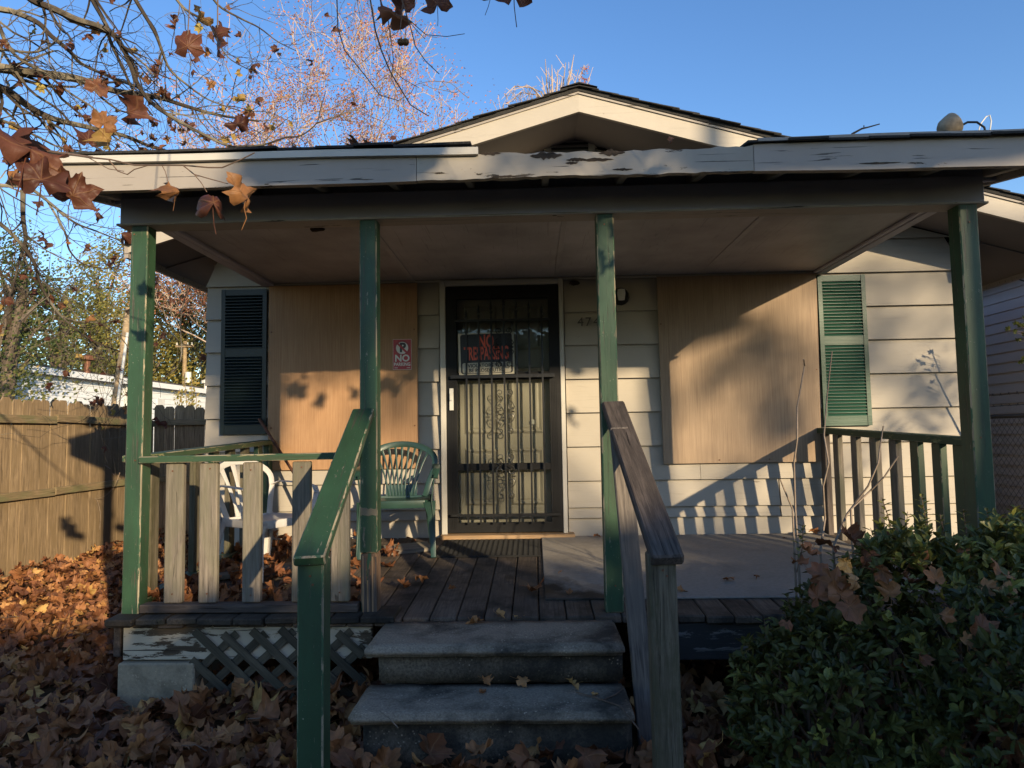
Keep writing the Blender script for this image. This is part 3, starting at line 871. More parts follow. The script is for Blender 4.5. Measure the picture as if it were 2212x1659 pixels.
# right side railing
board('top_rail', (2.335, 3.80, 1.335), (2.335, WY-.045, 1.405), .095, .045, M['green_mossy'], porch)
for i, yy in enumerate((5.56, 5.25, 4.96, 4.69, 4.43, 4.19, 3.98)):
    board('baluster', (2.335, yy, zf(yy)+.0), (2.335, yy, 1.312+(yy-3.8)*.034), .040, .092, M['grey_wood' if i < 4 else 'green'], porch)
board('wall_post', (2.335, WY-.085, .575), (2.335, WY-.085, 1.38), .045, .085, M['dark_wood'], porch)

# beam, ceiling, roof
beam = box('beam', (-2.265, 3.785, 2.610), (2.425, 3.875, 2.755), M['beam'], porch, bev=.004)
box('beam_trim', (-2.275, 3.765, 2.597), (2.435, 3.905, 2.609), M['cream_worn'], porch, bev=.003)
for sx in (-1, 1):
    xx = -2.265 if sx < 0 else 2.355
    box('side_beam', (xx+.002, 3.876, 2.690), (xx+.068, WY-.02, 2.76), M['beam'], porch)
xs = [-2.19, -.99, .21, 1.41, 2.35]
for i in range(4):
    box('ceiling_panel', (xs[i]+.002, 3.88, 2.7155), (xs[i+1]-.002, WY-.012, 2.722), M['ceiling'], porch, bev=.001)
box('ceiling_trim', (-2.19, WY-.035, 2.695), (2.35, WY-.012, 2.7145), M['cream'], porch)
box('ceiling_trim', (-2.194, 3.88, 2.69), (-2.16, WY-.04, 2.714), M['beam'], porch)
box('ceiling_trim', (2.32, 3.88, 2.695), (2.353, WY-.04, 2.714), M['beam'], porch)
# rafters that show between fascia and beam
def zr(y): return 2.80+(y-3.45)*.18
RL, RRt = -2.395, 2.60
x = RL+.05
while x < RRt:
    board('rafter', (x, 3.475, zr(3.475)-.055), (x, WY-.3, zr(WY-.3)-.055), .038, .085, M['cream'], porch, side=(1, 0, 0))
    x += .405
mb = MB(); mb.prism([(RL, 3.46, zr(3.46)-.010), (RRt, 3.46, zr(3.46)-.010), (RRt, 3.46, zr(3.46)+.008), (RL, 3.46, zr(3.46)+.008)], (0, 2.3, 2.3*.18))
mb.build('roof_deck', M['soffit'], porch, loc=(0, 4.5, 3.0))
bx_ = box('blocking', (RL+.02, 3.90, 2.765), (RRt-.02, 3.93, 2.865), M['beam'], porch)
# front fascia in two lengths, sagging and worn
def wavy(name, x0, x1, zt, zb, y0, y1, mat, amp=.004, n=24, par=porch, rag=0.0, sag=0.0, seed=3):
    r = random.Random(seed); vs = []
    for i in range(n+1):
        u = i/n; xx = x0+(x1-x0)*u; s = -sag*sin(pi*u)+amp*sin(u*9+seed)
        t = zt(xx)+s+r.uniform(-rag, 0)
        b = zb(xx)+s+r.uniform(-rag, rag)*.3
        vs += [(xx, y0, b), (xx, y0, t), (xx, y1, t), (xx, y1, b)]
    fs = [(0, 3, 2, 1), (4*n, 4*n+1, 4*n+2, 4*n+3)]
    for i in range(n):
        a = 4*i
        fs += [(a, a+1, a+5, a+4), (a+1, a+2, a+6, a+5), (a+2, a+3, a+7, a+6), (a+3, a, a+4, a+7)]
    mb = MB(); mb.add(vs, fs)
    return mb.build(name, mat, par, loc=((x0+x1)/2, y0, zt((x0+x1)/2)))
ft = lambda xx: 2.827-.016*math.exp(-((xx-.4)/1.1)**2)
fbm = lambda xx: 2.672+.012*math.exp(-((xx-.4)/1.3)**2)
f1 = wavy('fascia', RL, -.56, ft, fbm, 3.43, 3.468, M['cream_worn'], .0015)
f2 = wavy('fascia', -.557, 1.10, lambda x: ft(x)-.002, fbm, 3.43, 3.468, M['cream_flake'], .0015, rag=.012, n=40, seed=5)
f2['label'] = 'flaking middle length of fascia with rotten holes'
f3 = wavy('fascia', 1.103, RRt, ft, fbm, 3.43, 3.468, M['cream_worn'], .0015, seed=8)
for xx in (RL, RRt-.03):
    mb = MB(); mb.prism([(xx, 3.469, zr(3.469)-.125), (xx, 3.469, zr(3.469)+.012), (xx, 5.7, zr(5.7)+.012), (xx, 5.7, zr(5.7)-.125)], (.03, 0, 0))
    mb.build('side_fascia', M['cream_worn'], porch, loc=(xx, 4.5, 2.9))
# ragged rot holes in the fascia: ragged dark slivers of exposed core
ROT = wood('rotten_wood_core', (.012, .010, .008), (.07, .05, .035), crack=.6)
def ragged(x, z, L, h, seed):
    r = random.Random(seed); n = 12
    top = [(x-L/2+L*i/n, 3.4285, z+h/2*sin(pi*i/n)*r.uniform(.4, 1.2)) for i in range(n+1)]
    bot = [(x-L/2+L*i/n, 3.4285, z-h/2*sin(pi*i/n)*r.uniform(.4, 1.2)-.001) for i in range(n, -1, -1)]
    mb = MB(); mb.prism(top+bot, (0, -.0015, 0)); mb.build('rot_hole', ROT, porch)
for i, (px, py, L, h) in enumerate(((1180, 336, .16, .042), (1245, 345, .10, .02), (1322, 330, .13, .035), (1290, 345, .16, .02), (1060, 332, .10, .02), (1090, 381, .12, .012), (1345, 366, .10, .012), (1235, 352, .06, .016), (950, 374, .05, .01), (1560, 372, .18, .008), (1900, 352, .2, .008))):
    p = at(px, py, 3.43); ragged(p.x, p.z, L, h, 40+i)
# drip board along the left half, shingles above it all along
wavy('drip_board', RL-.01, -.25, lambda x: 2.846-.010*(x-RL)/2.1, lambda x: 2.812-.012*(x-RL)/2.1, 3.405, 3.428, M['trim_white'], .002, seed=2)
wavy('drip_board', 1.12, RRt+.01, lambda x: 2.842+.006*(x-1.1), lambda x: 2.826+.006*(x-1.1), 3.41, 3.428, M['cream_worn'], .002, seed=4)
n_s = 26
for k in range(n_s):
    x0 = RL-.02+(RRt-RL+.04)*k/n_s; x1 = RL-.02+(RRt-RL+.04)*(k+1)/n_s
    if -.30 < (x0+x1)/2 < 1.05: continue
    mid = (x0+x1)/2
    y0 = 3.395+rnd.uniform(-.006, .018) + (.05 if .1 < mid < .95 else 0)
    lift = .006-(.030 if mid > 1.0 else 0)-(.020 if .0 < mid < 1.0 else 0)
    mb = MB(); z0 = 2.842+lift+rnd.uniform(0, .006)
    zz1 = z0+rnd.uniform(-.003, .003)
    mb.add([(x0+.001, y0, z0), (x1-.001, y0, zz1), (x1-.001, y0+.9, zz1+.16), (x0+.001, y0+.9, z0+.16),
            (x0+.001, y0, z0+.012), (x1-.001, y0, zz1+.012), (x1-.001, y0+.9, zz1+.172), (x0+.001, y0+.9, z0+.172)],
           [(0, 3, 2, 1), (4, 5, 6, 7), (0, 1, 5, 4), (1, 2, 6, 5), (2, 3, 7, 6), (3, 0, 4, 7)])
    mb.build('shingle', M['shingle'], porch, loc=(mid, y0, z0))
mb = MB(); mb.prism([(RL-.01, 4.2, zr(4.2)+.02), (RRt+.01, 4.2, zr(4.2)+.02), (RRt+.01, 4.2, zr(4.2)+.045), (RL-.01, 4.2, zr(4.2)+.045)], (0, 1.5, .27)); mb.build('roofing_felt', M['shingle'], porch)

# handrails of the steps, newels
hr = board('handrail', (-.905, 3.76, 1.55), (-.795, 2.50, .985), .112, .040, M['green'], porch, side=(1, 0, 0), bev=.006); hr['label'] = 'green painted handrail left of the steps'
nw = board('newel_post', (-.80, 2.575, -.02), (-.80, 2.575, .985), .094, .094, M['green'], porch, side=(1, 0, 0), bev=.006)
hr2 = board('handrail', (.420, 3.775, 1.565), (.472, 2.60, .955), .118, .045, M['dark_wood'], porch, side=(1, 0, 0), bev=.008); hr2['label'] = 'bare weathered handrail right of the steps'
nw2 = board('newel_post', (.462, 2.665, -.02), (.455, 2.665, .975), .098, .094, M['mossy_wood'], porch, side=(1, 0, 0), bev=.006)
board('rail_stud', (.485, 3.27, -.02), (.415, 3.50, 1.44), .088, .042, M['purple_wood'], porch, side=(1, 0, 0), bev=.005)
for (px, py, Y) in ((1413, 1170, 2.66), (1408, 1192, 2.63), (1345, 960, 3.4)):
    pass

# floor covering and things that lie on the porch: own things
tilt = math.atan(.05)
def flat(name, x0, x1, y0, y1, th, mat, label, cat, lift=.0015, bev=.003):
    me = boxmesh(x1-x0, math.hypot(y1-y0, (y1-y0)*.05), th, mat, bev)
    o = bpy.data.objects.new(name, me); C.objects.link(o)
    yc = (y0+y1)/2
    o.location = ((x0+x1)/2, yc, zf(yc)+lift+th/2); o.rotation_euler = (tilt, 0, 0)
    return tag(o, label, cat)
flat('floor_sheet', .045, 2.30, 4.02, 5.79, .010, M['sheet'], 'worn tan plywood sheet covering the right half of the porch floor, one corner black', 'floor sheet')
mo = thing('rubber_doormat', 'black rubber doormat in front of the barred door', 'doormat', (-.35, 5.4, zf(5.4)+.001))
mm = boxmesh(.76, .60, .010, M['rubber'], .003)
ob = bpy.data.objects.new('mat_base', mm); ob.parent = mo; C.objects.link(ob); ob.location = (0, 0, .006); ob.rotation_euler = (tilt, 0, 0)
mo.rotation_euler = (0, 0, 0)
rm = MB()
for i in range(19):
    for j in range(15):
        xx, yy = -.35+i*.0388, -.27+j*.0386
        rm.box((xx-.011, yy-.013, .011+yy*.05), (xx+.011, yy+.013, .0155+yy*.05))
ob = bpy.data.objects.new('rubber_studs', rm.mesh('studs', M['rubber'])); ob['kind'] = 'stuff'; C.objects.link(ob); ob.parent = mo

lb = board('loose_board', (-1.12, 5.28, zf(5.28)+.022), (-.80, 5.38, zf(5.38)+.028), .17, .03, M['grey_wood'], None, side=(0, 1, .15)); tag(lb, 'short weathered board lying under the green chair', 'board')
lb = board('loose_board', (-2.05, 4.55, zf(4.5)+.022), (-1.55, 4.9, zf(4.9)+.022), .13, .03, M['grey_wood'], None, side=(0, 1, 0)); tag(lb, 'grey board lying on the leafy floor beneath the white chair', 'board')
pm = MB(); a = at(560, 905, WY-.07); b = Vector((-1.42, 5.28, zf(5.28)+.01))
pm.tube([a, a.lerp(b, .5)+Vector((.0, 0, .004)), b], .0125, 8)
po = pm.build('leaning_stick', M['rust'], None, loc=b, smooth=True); tag(po, 'thin brown stick leaning against the dark shutter behind the white chair', 'stick')

# ------------------------------------------------ concrete steps
st = thing('concrete_steps', 'two grey precast concrete steps with blackened risers below the porch', 'steps', (-.17, 3.3, 0))
def slab(name, x0, x1, y0, y1, z0, z1, mat, seed, amp=.005, bev=.012):
    bm = bmesh.new(); bmesh.ops.create_cube(bm, size=1)
    bmesh.ops.scale(bm, vec=(x1-x0, y1-y0, z1-z0), verts=bm.verts)
    bmesh.ops.translate(bm, vec=((x0+x1)/2, (y0+y1)/2, (z0+z1)/2), verts=bm.verts)
    for ax, n in ((0, 22), (1, 6)):
        for k in range(1, n):
            c = [x0, y0][ax]+([x1-x0, y1-y0][ax])*k/n
            no = (1, 0, 0) if ax == 0 else (0, 1, 0); co = (c, 0, 0) if ax == 0 else (0, c, 0)
            bmesh.ops.bisect_plane(bm, geom=bm.verts[:]+bm.edges[:]+bm.faces[:], plane_co=co, plane_no=no)
    es = [e for e in bm.edges if len(e.link_faces) == 2 and e.calc_face_angle() > 1]
    bmesh.ops.bevel(bm, geom=es, offset=bev, segments=2, affect='EDGES')
    for v in bm.verts:
        n_ = mnoise.noise(v.co*14+Vector((seed, 0, 0))); v.co += v.normal*n_*amp
    me = bpy.data.meshes.new(name); 
    bmesh.ops.translate(bm, vec=-Vector(((x0+x1)/2, (y0+y1)/2, z0)), verts=bm.verts)
    bm.to_mesh(me); bm.free(); me.materials.append(mat)
    for p in me.polygons: p.use_smooth = True
    o = bpy.data.objects.new(name, me); put(o, st, ((x0+x1)/2, (y0+y1)/2, z0)); return o
slab('tread', -.790, .392, 3.270, 3.735, .418, .462, M['conc_top'], 1)
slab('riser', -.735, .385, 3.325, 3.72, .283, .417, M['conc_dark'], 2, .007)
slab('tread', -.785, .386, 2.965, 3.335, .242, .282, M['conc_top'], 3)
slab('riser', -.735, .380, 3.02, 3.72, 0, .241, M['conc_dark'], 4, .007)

# ------------------------------------------------ plastic armchairs
def strip(pts, widths, wdir, th, m=None):
    """flat bar along pts; width along wdir, real thickness"""
    mb = m or MB(); vs = []; n = len(pts)
    pts = [Vector(p) for p in pts]
    wds = wdir if isinstance(wdir, list) else [wdir]*n
    for i, p in enumerate(pts):
        t = (pts[min(i+1, n-1)]-pts[max(i-1, 0)]).normalized()
        w_ = Vector(wds[i]); w_ = (w_-t*w_.dot(t)).normalized(); nn = t.cross(w_)
        h = widths[i]/2 if isinstance(widths, (list, tuple)) else widths/2
        vs += [p-w_*h-nn*th/2, p+w_*h-nn*th/2, p+w_*h+nn*th/2, p-w_*h+nn*th/2]
    fs = [(0, 1, 2, 3), (4*n-1, 4*n-2, 4*n-3, 4*n-4)]
    for i in range(n-1):
        for k in range(4):
            a = 4*i+k; b = 4*i+(k+1) % 4
            fs.append((a, b, b+4, a+4))
    mb.add(vs, fs); return mb
def subd(mb, name, mat, parent, lv=1, bev=.003):
    o = mb.build(name, mat, None)
    o.parent = parent
    b = o.modifiers.new('b', 'BEVEL'); b.width = bev; b.segments = 2; b.limit_method = 'ANGLE'; b.angle_limit = R(50)
    for p in o.data.polygons: p.use_smooth = True
    return o
def chair(name, label, mat, loc, rz, nslat, backw, sc_=1.0):
    """armchair moulded in one piece; faces -Y"""
    t = thing(name, label, 'chair', loc); t.rotation_euler = (0, 0, rz); t.scale = (sc_,)*3
    SH = .40
    # seat
    mb = MB(); nx, ny = 10, 10; vs = []
    for side in (0, 1):
        for j in range(ny+1):
            for i in range(nx+1):
                u, v = i/nx*2-1, j/ny
                wd = .235-.03*v
                z = SH+.012-.024*(1-u*u)*(1-abs(v-.45)) + (-.030*max(0, .18-v)/.18 if v < .18 else 0) - .02*v
                vs.append((u*wd, -.24+.45*v, z-(.006 if side else 0)))
    n = (nx+1)*(ny+1); row = nx+1; fs = []
    for j in range(ny):
        for i in range(nx):
            a = j*row+i
            fs += [(a, a+1, a+1+row, a+row), (n+a+row, n+a+row+1, n+a+1, n+a)]
    mb.add(vs, fs)
    # apron round the seat
    ap = [(-.235, -.20), (-.20, -.245), (.20, -.245), (.235, -.20), (.215, .20), (-.215, .20), (-.235, -.20)]
    strip([(x, y, SH-.028) for x, y in ap], .055, (0, 0, 1), .006, mb)
    subd(mb, 'seat', mat, t)
    # back: arch
    def bk(a, zz):          # curved, reclined back surface
        lean = (zz-SH)*.27; return Vector((a, .205+lean-.9*a*a*.5, zz))
    arch = []; N_ = 18; wtop = backw
    arch += [bk(-.185, SH-.01), bk(-.215, SH+.10), bk(-wtop*.98, SH+.20)]
    for k in range(N_+1):
        q = pi-pi*k/N_
        arch.append(bk(wtop*cos(q), SH+.26+.135*sin(q)))
    arch += [bk(wtop*.98, SH+.20), bk(.215, SH+.10), bk(.185, SH-.01)]
    wds = []
    cen = Vector((0, .25, SH+.2))
    for p in arch:
        d = p-cen; wds.append(Vector((d.x, d.y*.2, max(d.z, -.02)+.02)))
    mb = strip(arch, .046, wds, .009)
    subd(mb, 'back_frame', mat, t)
    for k in range(nslat):
        u = (k+.5)/nslat*2-1
        pts = []; ws = []
        for q in range(7):
            v = q/6
            a = u*(.095+.085*v**1.5+.03*v)*(wtop/.235)
            zt = SH+.26+.115*math.sqrt(max(0, 1-(a/wtop)**2))
            zz = SH-.005+(zt-SH+.005)*v
            pts.append(bk(a, zz)); ws.append((.0135 if nslat > 6 else .028)*(1 if v < .75 else 1+.5*(v-.75)*4))
        subd(strip(pts, ws, (1, 0, 0), .007), 'back_slat', mat, t, bev=.002)
    # lower back panel
    mb = MB(); vs = []
    for side in (0, 1):
        for j in range(4):
            for i in range(9):
                u = i/8*2-1; p = bk(u*(.12 if nslat > 6 else .10), SH-.01+.09*j/3 - (0.0)); vs.append((p.x, p.y+.002+side*.005, p.z))
    n = 36; fs = []
    for j in range(3):
        for i in range(8):
            a = j*9+i; fs += [(a, a+1, a+10, a+9), (n+a+9, n+a+10, n+a+1, n+a)]
    mb.add(vs, fs); subd(mb, 'back_panel', mat, t)
    for s in (-1, 1):
        # arm: from the back frame forward, curling down into the front leg
        top = SH+.225
        pts = [bk(s*backw*.97, SH+.21)+Vector((s*.006, 0, 0)), (s*.268, .16, top+.012), (s*.282, .02, top+.006), (s*.285, -.12, top-.004), (s*.282, -.20, top-.022), (s*.272, -.235, top-.07)]
        subd(strip(pts, [.04, .048, .052, .052, .05, .046], (1, 0, 0), .008), 'armrest', mat, t)
        # front leg with support up to the arm
        mb = strip([(s*.270, -.232, top-.045), (s*.262, -.225, SH+.10), (s*.250, -.222, SH), (s*.262, -.235, SH-.12), (s*.275, -.262, 0)], [.050, .058, .085, .060, .042], (0, 1, 0), .007)
        strip([(s*.235, -.247, SH-.01), (s*.250, -.255, SH-.12), (s*.262, -.280, 0)], [.09, .052, .036], (1, 0, 0), .007, mb)
        subd(mb, 'front_leg', mat, t)
        mb = strip([(s*.212, .185, SH-.0), (s*.225, .215, SH-.12), (s*.245, .275, 0)], [.085, .055, .038], (0, 1, 0), .007)
        strip([(s*.195, .21, SH-.0), (s*.210, .235, SH-.12), (s*.232, .295, 0)], [.08, .05, .036], (1, 0, 0), .007, mb)
        subd(mb, 'rear_leg', mat, t)
    return t
gc = chair('plastic_chair', 'dark green plastic armchair with fanned back slats beside the barred door', M['chair_green'], (-1.015, 5.32, zf(5.32)), R(6), 9, .262, 1.0)
wc = chair('plastic_chair', 'white plastic armchair behind the left railing', M['chair_white'], (-1.80, 4.74, zf(4.74)), R(60), 4, .25, .92)
gc.rotation_euler.x = wc.rotation_euler.x = 0
gc['group'] = wc['group'] = 'plastic armchairs on the porch'

# mud nests and nail heads
for i, (px, py, s_, lab) in enumerate(((655, 482, .035, 'small dark mud nest under the porch ceiling left of the second post'), (685, 494, .03, 'tiny ragged mud nest under the ceiling, right of the other small one'), (917, 474, .02, 'dark splinter of mud hanging from the ceiling behind the beam'), (1241, 611, .032, 'dark mud dauber nest on the wall above the house number'))):
    r = random.Random(900+i)
    if i < 3:
        d_ = ray(px, py); t_ = (2.712-CAM_Z)/d_.z; p = CAMV+d_*t_
    else: p = at(px, py, WY-.03)
    bm = bmesh.new(); bmesh.ops.create_icosphere(bm, subdivisions=2, radius=s_)
    for v in bm.verts: v.co *= 1+.5*mnoise.noise(v.co*60+Vector((i*9, 0, 0))); v.co.z *= .6; v.co.x *= 1.5
    me = bpy.data.meshes.new('nest'); bm.to_mesh(me); bm.free(); me.materials.append(M['dirt_dark'])
    o = bpy.data.objects.new('mud_nest', me); put(o, None, p); tag(o, lab, 'mud nest')
nm = MB(); nm.tube([(0, 0, 0), (0, -.003, 0)], .0045, 6); nme = nm.mesh('nail_head', M['rust'])
for (x_, y_, z_) in [(-1.937, 3.784, .60), (-1.945, 3.784, 1.25), (-1.75, 3.784, .60), (-1.742, 3.784, 1.26), (-1.515, 3.784, .59), (-1.52, 3.784, 1.25), (-1.25, 3.784, .60), (-1.245, 3.784, 1.26), (-1.04, 3.784, .6),
                     (-2.15, 3.782, 1.31), (-2.18, 3.782, 2.55), (.40, 3.782, 2.54), (.41, 3.782, .62), (-.80, 2.527, .93), (-.79, 2.527, .90), (.455, 2.617, .92), (.47, 2.617, .90), (2.33, 3.774, 2.5), (2.32, 3.774, 1.36)]:
    o = bpy.data.objects.new('nail_head', nme); put(o, porch, (x_, y_, z_))
# thin battens over the ceiling joints
for xx in (-.99, .21, 1.41):
    box('ceiling_batten', (xx-.018, 3.9, 2.709), (xx+.018, WY-.04, 2.7145), M['ceiling'], porch, bev=.001)
# ================================================================== leaves
def leaf_outline():
    half = [(90, 1.0), (84, .82), (78, .84), (72, .68), (66, .62), (59, .72), (52, .78), (44, .98), (36, .82), (29, .80), (19, .66), (9, .58), (1, .62), (-7, .66), (-15, .80), (-26, .66), (-45, .56), (-65, .46)]
    pts = [(R(a), r) for a, r in half]
    o = pts+[(R(-90), .10)]+[(pi-a, r) for a, r in pts[1:]][::-1]
    return [(r*cos(a), r*sin(a)) for a, r in o]
OUT = leaf_outline()
def leaf_local(rng, curl=1.0, rings=(.45,), petiole=True):
    """one sycamore leaf of radius 1: vertices, faces, flat uvs"""
    k1, k2 = rng.uniform(-.9, 1.1)*curl, rng.uniform(-.8, .9)*curl
    k3 = rng.uniform(-.5, .5)*curl; fold = rng.uniform(-.1, .55)*curl; ph = rng.uniform(0, 6); am = rng.uniform(.06, .18)*curl
    sx = rng.uniform(.85, 1.1); tips = rng.uniform(-.3, .45)*curl
    ns = Vector((rng.uniform(0, 90), rng.uniform(0, 90), 0))
    def z(x, y):
        r2 = x*x+y*y
        return k1*x*x+k2*y*y+k3*x*y+fold*abs(x)*.6+tips*r2*r2+am*sin(5*math.atan2(y, x)+ph)*r2+.26*curl*mnoise.noise(ns+Vector((x*2.2, y*2.2, 0)))
    flat_ = [(0, 0)]
    n = len(OUT)
    jit = [rng.uniform(.9, 1.08) for _ in OUT]
    for rr in rings:
        flat_ += [(x*rr*(.62/.62 if False else 1)*(0.75+.25*j), y*rr*(0.75+.25*j)) for (x, y), j in zip(OUT, jit)]
    flat_ += [(x*j, y*j) for (x, y), j in zip(OUT, jit)]
    fs = [(0, 1+i, 1+(i+1) % n) for i in range(n)]
    for q in range(len(rings)):
        b = 1+q*n
        fs += [(b+i, b+n+i, b+n+(i+1) % n, b+(i+1) % n) for i in range(n)]
    vs = []
    for x, y in flat_:
        zz = z(x, y); sh = 1/(1+.55*abs(zz))      # curling pulls the rim in
        vs.append(Vector((x*sx*sh, y*sh, zz)))
    uv = list(flat_)
    if petiole:
        b = len(vs); L = rng.uniform(.7, 1.1); c = rng.uniform(-.3, .3)
        for q in range(4):
            t = q/3
            p = Vector((c*t*t, -.05-L*t, .02+.25*t*t*rng.uniform(-.5, 1)))
            vs += [p+Vector((-.014, 0, 0)), p+Vector((.014, 0, 0)), p+Vector((0, 0, .022))]
            uv += [(0, -3)]*3
        for q in range(3):
            for k in range(3):
                a0 = b+q*3+k; a1 = b+q*3+(k+1) % 3
                fs.append((a0, a1, a1+3, a0+3))
    return vs, fs, uv

# ------------------------------------------------ the leaf litter
lr = random.Random(11)
variants = [leaf_local(lr, 1.0, petiole=(i % 3 == 0)) for i in range(16)]
def place_leaf(mb, rng, p, s, tilt, tone, var=None, m=0):
    vs, fs, uv = var or rng.choice(variants)
    e = Euler((rng.gauss(0, tilt), rng.gauss(0, tilt), rng.uniform(0, 2*pi))).to_matrix()
    if rng.random() < .4: e = e @ Matrix.Rotation(pi, 3, 'X')
    e = Matrix.Rotation(rng.uniform(0, 2*pi), 3, 'Z') @ e
    p = Vector(p)
    mb.add([p+(e @ v)*s for v in vs], fs, uv, m=m, col=tone)
lit = MB()
def in_solid(x, y):
    if -.80 < x < .47 and 2.97 < y < 3.8: return True
    if -2.26 < x < -1.78 and 3.70 < y < 3.95: return True
    return False
def pile(x, y):
    """height of the litter bed"""
    h = .025+.02*mnoise.noise(Vector((x*1.3, y*1.3, 0)))
    h += .09*math.exp(-((x+5.2)/.5)**2)
    h += .13*math.exp(-(((x+1.0)/.55)**2+((y-3.55)/.35)**2))+.07*math.exp(-(((x+1.65)/.3)**2+((y-3.6)/.18)**2))
    h += .12*math.exp(-((y-2.84)/.20)**2)*math.exp(-(max(0, abs(x+.17)-.75)/.25)**2)
    return h
cnt = 0
while cnt < 8200:
    x = lr.uniform(-5.35, 3.8); y = 1.6+8.6*lr.random()**1.25
    if in_solid(x, y): continue
    if y > 3.8 and x > -2.4: 
        if y > 4.3 or lr.random() < .5: continue
    s = lr.uniform(.05, .10)*(1.18 if y < 4.3 else 1)
    h = pile(x, y)
    tone = min(.99, max(.0, lr.gauss(.42, .27)))
    if lr.random() < .025: tone = lr.uniform(.8, 1)
    place_leaf(lit, lr, (x, y, lr.uniform(.01, h+.035)+.01), s, .42, tone); cnt += 1
lo_ = lit.build('fallen_leaves', M['litter'], None, smooth=True)
lo_['kind'] = 'stuff'; tag(lo_, 'thick bed of dry brown sycamore leaves covering the yard', 'leaves')
# thinner litter further off and beyond
lit = MB(); low = [leaf_local(lr, 1.0, rings=(), petiole=False) for _ in range(8)]
for _ in range(1500):
    x = lr.uniform(-13, -5.6); y = lr.uniform(5, 22)
    place_leaf(lit, lr, (x, y, lr.uniform(.01, .05)), lr.uniform(.06, .1), .4, lr.random(), lr.choice(low))
for _ in range(260):                 # under the porch rail, blown against the wall
    x = lr.uniform(-2.25, -.95); y = 3.95+lr.random()**1.4*1.8
    if lr.random() < .5: x = -2.2+abs(lr.gauss(0, .25))
    place_leaf(lit, lr, (x, y, zf(y)+.012+lr.uniform(0, .05)), lr.uniform(.05, .085), .45, lr.uniform(.05, .6), lr.choice(variants))
lo_ = lit.build('fallen_leaves', M['litter'], None, smooth=True)
lo_['kind'] = 'stuff'; tag(lo_, 'dry brown leaves blown over the porch floor behind the left railing', 'leaves')

tw = MB()
for _ in range(90):
    x = lr.uniform(-4.6, 1.2); y = lr.uniform(2.4, 6)
    if in_solid(x, y) or (y > 3.7 and x > -2.3): continue
    p = Vector((x, y, pile(x, y)+lr.uniform(.03, .07))); a_ = lr.uniform(0, 6); L = lr.uniform(.08, .28)
    q = p+Vector((cos(a_)*L*.5, sin(a_)*L*.5, lr.uniform(-.01, .02))); r_ = q+Vector((cos(a_+.3)*L*.5, sin(a_+.3)*L*.5, lr.uniform(-.03, .03)))
    tw.tube([p, q, r_], [.003, .0025, .0015], 4)
o = tw.build('fallen_twigs', M['twig'], None); o['kind'] = 'stuff'; tag(o, 'thin broken twigs scattered over the bed of dry leaves', 'twigs')
# single leaves one can point at
def lone(px, py, surf, s, tone, label, tilt=.35, mat='litter', seed=0, group=None, lift=.0):
    r = random.Random(100+seed+int(px))
    d = ray(px, py)
    if surf == 'tread1': t = (.466-CAM_Z)/d.z
    elif surf == 'tread2': t = (.286-CAM_Z)/d.z
    elif surf == 'deck':     # sloping floor
        t = (.585-.05*WY-CAM_Z+.012)/(d.z-.05*d.y)
    p = CAMV+d*t
    vs, fs, uv = leaf_local(r, 1.0)
    e = (Matrix.Rotation(r.uniform(0, 6), 3, 'Z') @ Euler((r.gauss(0, tilt), r.gauss(0, tilt), 0)).to_matrix())
    vv = [(e @ v)*s for v in vs]; mz = min(v.z for v in vv)
    mb = MB(); mb.add([p+v-Vector((0, 0, mz)) for v in vv], fs, uv, col=tone)
    o = mb.build('fallen_leaf', M[mat], None, loc=p, smooth=True)
    tag(o, label, 'leaf', 'single leaves fallen on the steps and porch')
    return o
LONE = [
 (1022, 1345, 'tread1', .065, .75, 'orange brown leaf lying on the upper step near its back edge'),
 (1078, 1338, 'tread1', .045, .9, 'pale curled leaf on the upper step right of the orange one'),
 (1120, 1335, 'tread1', .045, .97, 'yellow green leaf at the back of the upper step'),
 (1048, 1478, 'tread2', .042, .7, 'small pale curled leaf at the back of the lower step'),
 (1125, 1483, 'tread2', .050, .75, 'tan curled leaf in the middle of the lower step'),
 (1240, 1490, 'tread2', .050, .93, 'yellowish curled leaf on the right part of the lower step'),
 (1040, 1498, 'tread2', .030, .5, 'tiny brown leaf scrap in front of the small pale leaf on the lower step'),
 (1285, 1500, 'tread2', .022, .9, 'small upright leaf scrap at the right end of the lower step'),
 (1150, 1282, 'deck', .085, .25, 'broad dark reddish leaf lying flat on the porch planks above the steps'),
 (1228, 1283, 'deck', .035, .55, 'small brown leaf at the black corner of the floor sheet'),
 (975, 1277, 'deck', .033, .55, 'small tan leaf on the bare planks above the steps'),
 (908, 1262, 'deck', .065, .65, 'upright curled tan leaf on the planks right of the rotten post'),
 (870, 1272, 'deck', .065, .4, 'brown leaf heaped beside the rotten post'),
 (862, 1192, 'deck', .045, .8, 'yellowish leaf on the short board under the green chair'),
 (1572, 1255, 'deck', .050, .45, 'brown leaf lying on the tan sheet in front of the bush'),
 (1635, 1252, 'deck', .032, .3, 'small dark leaf right of the brown one on the tan sheet'),
 (1472, 1278, 'deck', .040, .7, 'pale leaf at the front edge of the tan sheet'),
 (1755, 1155, 'deck', .065, .6, 'brown leaf against the wall at the far right of the porch floor'),
 (1695, 1163, 'deck', .02, .6, 'leaf scrap at the foot of the wall below the right window board'),
 (1290, 1161, 'deck', .04, .45, 'brown leaf at the foot of the wall right of the door'),
 (1210, 1240, 'deck', .022, .8, 'tiny straw coloured leaf scrap on the tan sheet'),
]
for i, a_ in enumerate(LONE): lone(*a_, seed=i)
